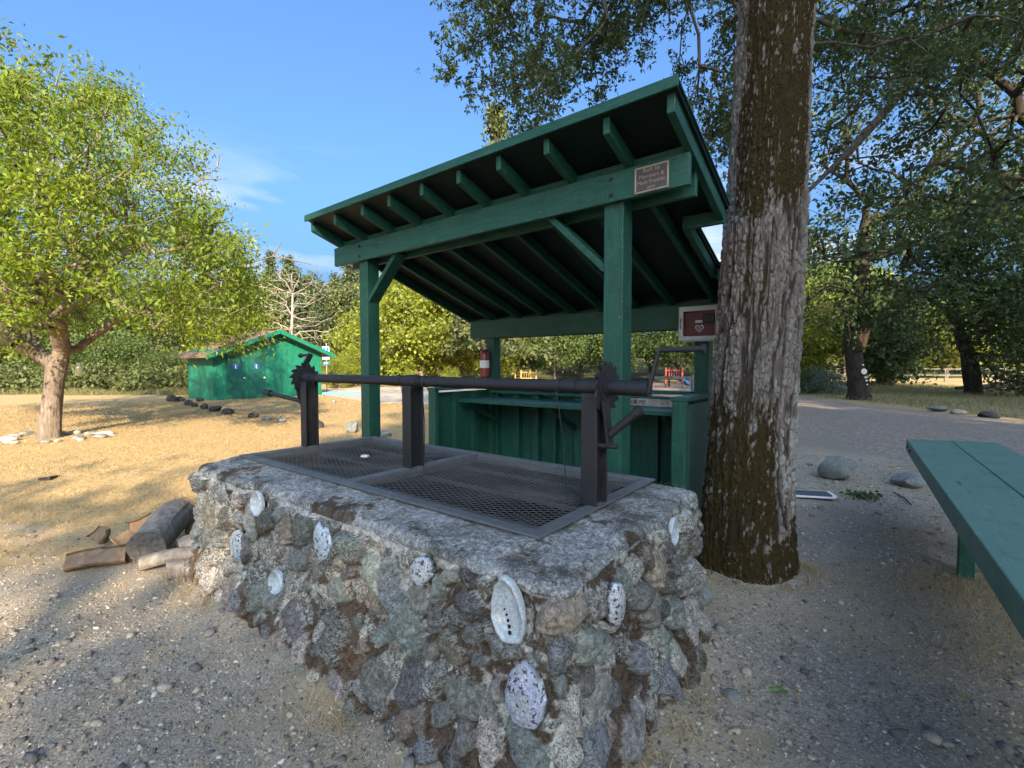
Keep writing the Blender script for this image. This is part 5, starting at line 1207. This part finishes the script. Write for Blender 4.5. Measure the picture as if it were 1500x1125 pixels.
o2 = built_oak('broken_oak', 'shaded oak across the road with a torn stub, pale splintered wood and white paint spots', B2, [B2+[0, 0, -.2], B2+[-.05, 0, .5], B2+[-.25, 0, 1.6], B2+[-.35, .1, 2.9], B2+[-.1, .2, 4.6], B2+[.05, .2, 6.5], B2+[.3, .3, 9]], [.54, .43, .36, .34, .23, .20, .14], np.concatenate([p2, p2b]), 41, 17, .20, spread=.28)
m = MB(); m.tube([(-.3, -.2, 2.35), (-.62, -.3, 2.85), (-.85, -.3, 3.15)], [.30, .22, .12], 12); m.build('torn_stub', BARKDARK, o2, 0, True)
TORN = plain('fresh_torn_wood', (.42, .22, .12), .9, .1, 0, .4, 8)
m = MB()
for q in range(7): m.tube([(-.35+.05*q, -.38, 2.7), (-.45+.07*q, -.42, 3.05+.12*(q % 3))], [.07, .008], 6)
m.tube([(-.2, -.37, 2.3), (-.12, -.40, 2.9), (.1, -.38, 3.2)], [.10, .13, .05], 8); m.build('splintered_wood', TORN, o2)
m = MB()
for z, r, x in ((1.32, .13, -.17), (1.05, .05, -.1), (.9, .04, -.06), (1.62, .035, -.22), (.72, .03, -.03)): m.tube([(x, -.47-.05*(1.3-z), z), (x, -.50-.05*(1.3-z), z)], r, 12)
m.build('paint_spots', WHT, o2)
# oak whose limb hangs in from beyond the right edge
B3 = np.array([18.5, 11.0, 0])
limb = [dpt(1600, -90, 11.5), dpt(1500, 8, 11), dpt(1420, 52, 10.6), dpt(1352, 95, 10.4), dpt(1300, 160, 10.2), dpt(1240, 225, 10), dpt(1181, 283, 9.8)]
POLY_3 = [(1178, 60), (1178, 240), (1215, 230), (1240, 330), (1300, 350), (1380, 330), (1450, 350), (1540, 330), (1540, -120), (1240, -120)]
p3 = clumpy(900, 120, lambda: samp(POLY_3, 9, 15, 1170, 1540, -120, 360), .38, rg)
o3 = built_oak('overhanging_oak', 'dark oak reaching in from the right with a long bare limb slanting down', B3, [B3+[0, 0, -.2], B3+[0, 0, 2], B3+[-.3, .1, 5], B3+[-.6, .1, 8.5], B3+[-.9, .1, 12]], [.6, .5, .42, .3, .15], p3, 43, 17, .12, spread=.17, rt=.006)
m = MB(); bb = Vector(B3.tolist()); pts_ = [Vector((-.45, .1, 9.3))]+[Vector(p.tolist())-bb for p in limb]
m.tube(pts_, [.20, .16, .14, .12, .10, .085, .06, .035], 10); m.build('hanging_limb', BARKGREY, o3, 0, True)
# leaning oaks further right
B4, B5 = np.array([25.4, 25.6, 0]), np.array([26.3, 27.0, 0])
POLY_4 = [(1380, 300), (1370, 420), (1400, 470), (1440, 500), (1470, 560), (1560, 570), (1560, 280)]
p4 = clumpy(520, 70, lambda: samp(POLY_4, 21, 30, 1360, 1560, 280, 575), .6, rg)
built_oak('leaning_oak', 'dark oak at the right leaning left over the shaded grass, double stemmed', B4, [B4+[0, 0, -.2], B4+[-.2, 0, 1.5], B4+[-.8, 0, 3.2], B4+[-2.2, -.2, 4.6], B4+[-3.6, -.3, 5.4]], [.22, .18, .15, .12, .08], p4[:260], 45, 30, .25, spread=.45)
built_oak('leaning_oak', 'dark upright oak at the right edge behind the fallen trunk', B5, [B5+[0, 0, -.2], B5+[-.4, 0, 2.2], B5+[-1.2, 0, 4.2], B5+[-1.4, 0, 7]], [.24, .20, .16, .10], p4[260:], 46, 30, .25, spread=.45)
B6 = np.array([31.0, 39.0, 0])
POLY_6 = [(1240, 430), (1240, 540), (1290, 552), (1345, 545), (1370, 500), (1350, 430)]
p6 = clumpy(260, 45, lambda: samp(POLY_6, 33, 42, 1235, 1375, 425, 555), .7, rg)
built_oak('low_branched_oak', 'dark low branched oak beyond the broken one in the middle of the far grass', B6, [B6+[0, 0, -.2], B6+[0, 0, 1.5], B6+[.2, 0, 4], B6+[.2, 0, 6]], [.65, .55, .4, .2], p6, 47, 30, .32, spread=.55)
fl = thing('fallen_tree', 'grey fallen trunk lying in the shaded grass at the far right', 'log', ground_at(1400, 575))
m = MB(); m.tube([(0, 0, .25), (2.2, .2, .35), (5, .5, .6), (7.5, 1, .9)], [.10, .16, .2, .22], 10); m.tube([(1.6, .1, .3), (1.2, -.2, 1.0), (1.0, -.2, 1.5)], [.07, .05, .02], 6); m.build('trunk', BARKGREY, fl, 0, True)
for x, d, h, w, mt, lb in ((1172, 27, 1.4, 1.9, LEAF_MID, 'bright green rounded shrub beside the road behind the oak trunk'), (1216, 26, 1.2, 2.6, LEAF_GREY, 'grey green shrub left of the broken oak'), (1193, 30, 1.5, 2.2, LEAF_GREY, 'grey green shrub behind the bright rounded one')):
    p = at_depth(x, 535, d); o = blob_tree('roadside_shrub', lb, 'shrub', int(x), h, w, mt, None, 3000, .10, 0, 'round', None, .01, 60); o.location = (p.x, p.y, -.1)
# weeds
WEED = foliage('low_weed_leaves', (.03, .055, .02), (.08, .12, .04))
wp = ground_at(1266, 729); wr = np.random.default_rng(9); P = np.column_stack([wr.normal(0, .10, 160), wr.normal(0, .06, 160), np.abs(wr.normal(.03, .015, 160))])
V, F = leaf_quads(P, .05, wr, .5, 0); tag(mesh_np('weed_plant', V, F, WEED, attrs={'v': vleaf(len(F), wr)}, loc=(wp.x, wp.y, 0)), 'small dark green weed on the dirt below the grey boulder', 'plant')

# ------------------------------------------------------------------ playground and fences beyond the pavilion
PR, PYW, PB = plain('play_red', (.34, .06, .045), .5), plain('play_yellow', (.42, .27, .07), .5), plain('play_blue', (.08, .25, .55), .5)
def playset(label, px, d, mats, s):
    p = at_depth(px, 535, d); t = thing('play_structure', label, 'play structure', (p.x, p.y, 0), R(20))
    for x, y in ((-1, -1), (1, -1), (1, 1), (-1, 1)):
        m = MB(); m.tube([(x*s, y*s, 0), (x*s, y*s, 2.0*s)], .06*s+.02, 8); m.build('post', mats[0], t, 0, True)
    m = MB(); m.box(-1*s, 1*s, -1*s, 1*s, .95*s, 1.05*s); m.build('platform', mats[1], t)
    m = MB()
    for k in range(7): m.tube([(-.9*s+.3*s*k, -1*s, 1.05*s), (-.9*s+.3*s*k, -1*s, 1.7*s)], .03*s, 6)
    m.box(-1*s, 1*s, -1.03*s, -.97*s, 1.7*s, 1.78*s); m.build('railing', mats[0], t)
    m = MB(); m.beam((1*s, 0, 1.0*s), (2.6*s, 0, .15*s), .7*s, .06*s); m.beam((1*s, -.36*s, 1.12*s), (2.6*s, -.36*s, .27*s), .05*s, .2*s); m.beam((1*s, .36*s, 1.12*s), (2.6*s, .36*s, .27*s), .05*s, .2*s); m.build('slide', mats[2], t)
playset('red climbing frame seen past the winch crank', 978, 34, (PR, PR, PB), .72)
playset('yellow and blue play structure seen under the rear beam', 770, 36, (PYW, PYW, PB), .62)
RAIL = bark('grey_rail_wood', (.10, .09, .078), (.25, .23, .2), 10, .2)
def rail_fence(label, a, b, n, h, z2):
    a, b = Vector((a[0], a[1], 0)), Vector((b[0], b[1], 0)); t = thing('rail_fence', label, 'fence', a); d = b-a
    for k in range(n+1):
        q = d*k/n; m = MB(); m.box(q.x-.05, q.x+.05, q.y-.05, q.y+.05, -.1, h+.05); m.build('post', RAIL, t)
    for z in (h, z2):
        m = MB(); m.beam((0, -.07, z-.06), (d.x, d.y-.07, z-.06), .04, .10); m.build('rail', RAIL, t)
rail_fence('weathered two rail fence seen between the counter and the oak trunk', (4.6, 15.6), (8.4, 14.6), 3, 1.25, .75)
rail_fence('far two rail fence across the sunny gap under the right hand oaks', (33, 48), (46, 44), 6, 1.3, .7)

# ------------------------------------------------------------------ tall trees standing behind the photographer, which shade the pit
GS = 'tall trees behind the photographer'
sh = [blob_tree('shade_tree', 'tall dense tree standing behind the camera and shading the pit', 'tree', 780+k, 22, 11, LEAF_DARK, BARKGREY, 11500, .55, .18, 'round', GS, .022, 110) for k in range(2)]
for i, (x, y, s) in enumerate(((10.9, -27, 1.08), (14.6, -24, 1.2), (27.6, -22, 1.2), (30, -17, 1.35), (15.6, -34, 1.3), (37, -10, 1.3))):
    place(sh[i % 2], (x, y, 0), s, i*1.3)
sp = blob_tree('thin_tree', 'thin crowned tree behind the camera throwing streaked shade on the lawn', 'tree', 790, 11, 8, LEAF_DARK, BARKGREY, 750, .34, .25, 'round', None, .016, 20)
place(sp, (1.2, -21, 0), 1.3, .4)

# ------------------------------------------------------------------ gravel, grass, litter
rg = np.random.default_rng(55)
def scatter(n, rmax, xr=None, pw=1.0, rmin=1.25):
    r = rmin+(rmax-rmin)*rg.uniform(0, 1, n)**pw; a = rg.uniform(R(-52), R(52), n); return r*np.sin(a), r*np.cos(a)
def outside_pit(x, y, m=.02):
    u, v = pit_xy(x, y); k = ~((u > -3.0-m) & (u < .30+m) & (v > -.34-m) & (v < 1.36+m)); return k & (np.hypot(x-1.81, y-3.63) > .36)
x, y = scatter(105000, 10, pw=1.2); k = outside_pit(x, y) & (gravelness(x, y)+rg.uniform(-.35, .35, len(x)) > .55) & (fbm(x*1.4, y*1.4, 0, 3, 90)+rg.uniform(-.5, .5, len(x)) > -.35)
x, y = x[k], y[k]; n = len(x)
sz = np.exp(rg.normal(math.log(.0038), .48, n)); big = rg.uniform(0, 1, n) < .006; sz = np.where(big, rg.uniform(.014, .030, n), sz); sz = sz*(1+.05*np.hypot(x, y))
IV, IF = ICO[1]; base = [IV*(1+.28*np.random.default_rng(q).normal(size=(len(IV), 1)).clip(-1, 1))*np.random.default_rng(q+50).uniform(.6, 1.25, 3) for q in range(10)]
# coarse pebbles: 12-point stones
O12 = np.array([(0, .53, .85), (0, -.53, .85), (.53, .85, 0), (-.53, .85, 0), (.85, 0, .53), (-.85, 0, .53), (.53, -.85, 0), (-.53, -.85, 0), (0, .53, -.85), (0, -.53, -.85), (.85, 0, -.53), (-.85, 0, -.53)])
from mathutils import geometry
bmf = []
import itertools
for a, b, c in itertools.combinations(range(12), 3):
    if all(np.linalg.norm(O12[p]-O12[q]) < 1.15 for p, q in ((a, b), (b, c), (a, c))):
        nrm = np.cross(O12[b]-O12[a], O12[c]-O12[a]); bmf.append((a, b, c) if nrm@O12[a] > 0 else (a, c, b))
bmf = np.array(bmf)
sh_ = np.stack([O12*(1+.22*np.random.default_rng(q).normal(size=(12, 1)).clip(-1.2, 1.2)) for q in range(24)])
B_ = sh_[rg.integers(0, 24, n)]; an = rg.uniform(0, 6.283, n); ca, sa_ = np.cos(an)[:, None], np.sin(an)[:, None]
S3 = np.column_stack([sz*rg.uniform(.8, 1.6, n), sz*rg.uniform(.7, 1.1, n), sz*rg.uniform(.4, .8, n)])
Q = B_*S3[:, None, :]; X_ = Q[..., 0]*ca-Q[..., 1]*sa_+x[:, None]; Y_ = Q[..., 0]*sa_+Q[..., 1]*ca+y[:, None]; Z_ = Q[..., 2]+(gheight(x, y)+S3[:, 2]*.35)[:, None]
g = G('gravel_pebbles'); v = g.attr('v'); n2 = g.noise(120, None, 4)
c = g.ramp(v, [(0, (.12, .11, .10)), (.3, (.235, .21, .18)), (.6, (.35, .30, .235)), (.8, (.43, .355, .26)), (.93, (.54, .48, .39)), (1, (.70, .66, .58))])
PEB = g.surf(g.mix(g.ramp(n2, [(.4, .35), (.6, 0.0)]), c, (.07, .06, .05)), .9, g.bump(n2, .4, .003), spec=.2)
tag(mesh_np('gravel_pebbles', np.stack([X_, Y_, Z_], -1).reshape(-1, 3), (bmf[None]+(np.arange(n)*12)[:, None, None]).reshape(-1, 3), PEB, attrs={'v': np.repeat(np.where(big, rg.uniform(0, .75, n), rg.uniform(0, 1, n)**1.15), 12)}), kind='stuff')

def blades(x, y, h, w, lean):
    n = len(x); a = rg.uniform(0, 6.283, n); l = rg.normal(size=(n, 2))*lean[:, None] if hasattr(lean, '__len__') else rg.normal(size=(n, 2))*lean
    z = gheight(x, y)
    b0 = np.column_stack([x+np.cos(a)*w/2, y+np.sin(a)*w/2, z]); b1 = np.column_stack([x-np.cos(a)*w/2, y-np.sin(a)*w/2, z])
    m0 = np.column_stack([x+l[:, 0]*.45*h+np.cos(a)*w*.32, y+l[:, 1]*.45*h+np.sin(a)*w*.32, z+h*.6]); m1 = np.column_stack([x+l[:, 0]*.45*h-np.cos(a)*w*.32, y+l[:, 1]*.45*h-np.sin(a)*w*.32, z+h*.6])
    tp = np.column_stack([x+l[:, 0]*h*1.3, y+l[:, 1]*h*1.3, z+h*rg.uniform(.55, 1, n)])
    V = np.stack([b0, b1, m1, m0, tp], 1).reshape(-1, 3); i = np.arange(n)[:, None]*5
    return V, np.concatenate([i+np.array([[0, 1, 2, 3]])]), np.concatenate([i+np.array([[3, 2, 4]])])
STRAW = foliage('straw_blades', (.22, .145, .065), (.46, .33, .16), (.62, .48, .27), .25, .7)
GRASSY = foliage('green_gold_grass', (.10, .11, .04), (.26, .24, .10), (.42, .35, .18), .3, .7)
x, y = scatter(330000, 27, pw=.95, rmin=2.0); k = (x < 1.0) & outside_pit(x, y) & (gravelness(x, y) < .45+rg.uniform(-.3, .25, len(x))) & (fbm(x*.9, y*.9, 0, 4, 91)+rg.uniform(-.6, .6, len(x)) > -.30) & ~((np.hypot(x-tb0.x, y-tb0.y)) < .42)
x, y = x[k], y[k]; r = np.hypot(x, y); h = rg.uniform(.018, .05, len(x))*(1+r*.02); w = .0028*(1+r*.13)
V, F4, F3 = blades(x, y, h, w, .75)
tag(mesh_np('dry_lawn_grass', V, [F4, F3], STRAW, attrs={'v': np.repeat(np.clip(rg.uniform(0, 1, len(x))*.8+.2*fbm(x, y, 0, 3, 92)+.1, 0, 1), 5)}), kind='stuff')
# straws among the gravel, tufts round the pit foot and under the table
xs_, ys_, hs_ = [], [], []
x, y = scatter(46000, 9, pw=1.0); k = outside_pit(x, y) & (fbm(x*1.2, y*1.2, 0, 4, 93)+rg.uniform(-.25, .25, len(x))+.18*(x < -.3) > .08); xs_.append(x[k]); ys_.append(y[k]); hs_.append(rg.uniform(.006, .03, k.sum()))
for px, py, n, s, hh in ((1400, 850, 1500, .26, .06), (1455, 880, 1200, .24, .07), (1300, 870, 700, .26, .04), (1355, 790, 700, .2, .045), (1440, 960, 900, .22, .05), (1490, 930, 900, .25, .06), (1180, 840, 260, .07, .06), (470, 655, 900, .6, .05)):
    p = ground_at(px, py); xx, yy = p.x+rg.normal(size=n)*s, p.y+rg.normal(size=n)*s; k = outside_pit(xx, yy); xs_.append(xx[k]); ys_.append(yy[k]); hs_.append(rg.uniform(.3, 1.1, k.sum())*hh)
u = np.concatenate([rg.uniform(-3.1, .4, 1500), np.full(900, .40)+rg.normal(size=900)*.06]); v_ = np.concatenate([-.42+rg.normal(size=1500)*.06, rg.uniform(-.4, 1.3, 900)])
wx_, wy_ = ORG.x+LX.x*u+LY.x*v_, ORG.y+LX.y*u+LY.y*v_; k = (fbm(wx_*2.5, wy_*2.5, 0, 3, 94) > -.1); xs_.append(wx_[k]); ys_.append(wy_[k]); hs_.append(rg.uniform(.02, .10, k.sum()))
aa = rg.uniform(0, 6.283, 900); q_ = .42+np.abs(rg.normal(size=900))*.05; xs_.append(1.81+q_*np.cos(aa)); ys_.append(3.63+q_*np.sin(aa)); hs_.append(rg.uniform(.02, .08, 900))
x, y, h = np.concatenate(xs_), np.concatenate(ys_), np.concatenate(hs_)
V, F4, F3 = blades(x, y, h, np.full(len(x), .0032), .9)
tag(mesh_np('straw_tufts', V, [F4, F3], STRAW, attrs={'v': np.repeat(rg.uniform(0, 1, len(x)), 5)}), kind='stuff')
x = rg.uniform(15.0, 34, 60000); y = rg.uniform(9, 44, 60000); k = (x > 15.2+.5*fbm(x, y, 0, 2, 96)) & (np.abs(x/y) < 1.2) & (fbm(x*.5, y*.5, 0, 3, 97)+rg.uniform(-.5, .5, len(x)) > -.3); x, y = x[k], y[k]
h_ = rg.uniform(.08, .26, len(x)); xe = rg.uniform(-31, -15.6, 14000); ye = 25.3+.9*fbm(xe*.35, 3, 0, 3, 111)+np.abs(rg.normal(size=14000))*.9; he = rg.uniform(.12, .55, 14000)*(.5+.7*np.clip(.5+fbm(xe*.5, ye*.5, 0, 3, 112), 0, 1))
ke = (fbm(xe*.6, ye*.6, 0, 3, 113)+rg.uniform(-.4, .4, 14000) > -.1); x = np.concatenate([x, xe[ke]]); y = np.concatenate([y, ye[ke]]); h_ = np.concatenate([h_, he[ke]])
V, F4, F3 = blades(x, y, h_, np.full(len(x), .016), .6)
tag(mesh_np('meadow_grass', V, [F4, F3], GRASSY, attrs={'v': np.repeat(np.clip(rg.uniform(0, 1, len(x))*.7+.25+.3*fbm(x*.3, y*.3, 0, 2, 98), 0, 1), 5)}), kind='stuff')
LITTER = foliage('brown_leaf_litter', (.07, .04, .02), (.20, .125, .065), (.34, .25, .15), .1, .8)
x, y = scatter(15000, 14, pw=1.0); k = outside_pit(x, y) & (x > -1) & (fbm(x*.9, y*.9, 0, 3, 95)+rg.uniform(-.4, .4, len(x)) > 0); x, y = x[k], y[k]
x2 = rg.uniform(14.2, 16.6, 5000); y2 = rg.uniform(8, 34, 5000); x = np.concatenate([x, x2]); y = np.concatenate([y, y2])
P = np.column_stack([x, y, gheight(x, y)+.012]); V, F = leaf_quads(P, .022, rg, .5, 0, .5); V[:, 2] = P[np.repeat(np.arange(len(P)), 4), 2]+(V[:, 2]-P[np.repeat(np.arange(len(P)), 4), 2])*.3
rim = []
for _ in range(700):
    if rg.uniform() < .5: u, v_ = rg.uniform(.0, .22), rg.uniform(-.2, 1.25)
    else: u, v_ = rg.uniform(-2.9, .2), rg.uniform(-.26, -.06)
    if fbm(u*4, v_*4, 0, 3, 99) > .05: q = W(u, v_, ZT+.008); rim.append((q.x, q.y, q.z))
rim = np.array(rim); V2, F2_ = leaf_quads(rim, .022, rg, .45, 0, .5); V2[:, 2] = rim[np.repeat(np.arange(len(rim)), 4), 2]+(V2[:, 2]-rim[np.repeat(np.arange(len(rim)), 4), 2])*.3
V = np.concatenate([V, V2]); F = np.concatenate([F, F2_+len(P)*4])
tag(mesh_np('leaf_litter', V, F, LITTER, attrs={'v': vleaf(len(F), rg)}), kind='stuff')
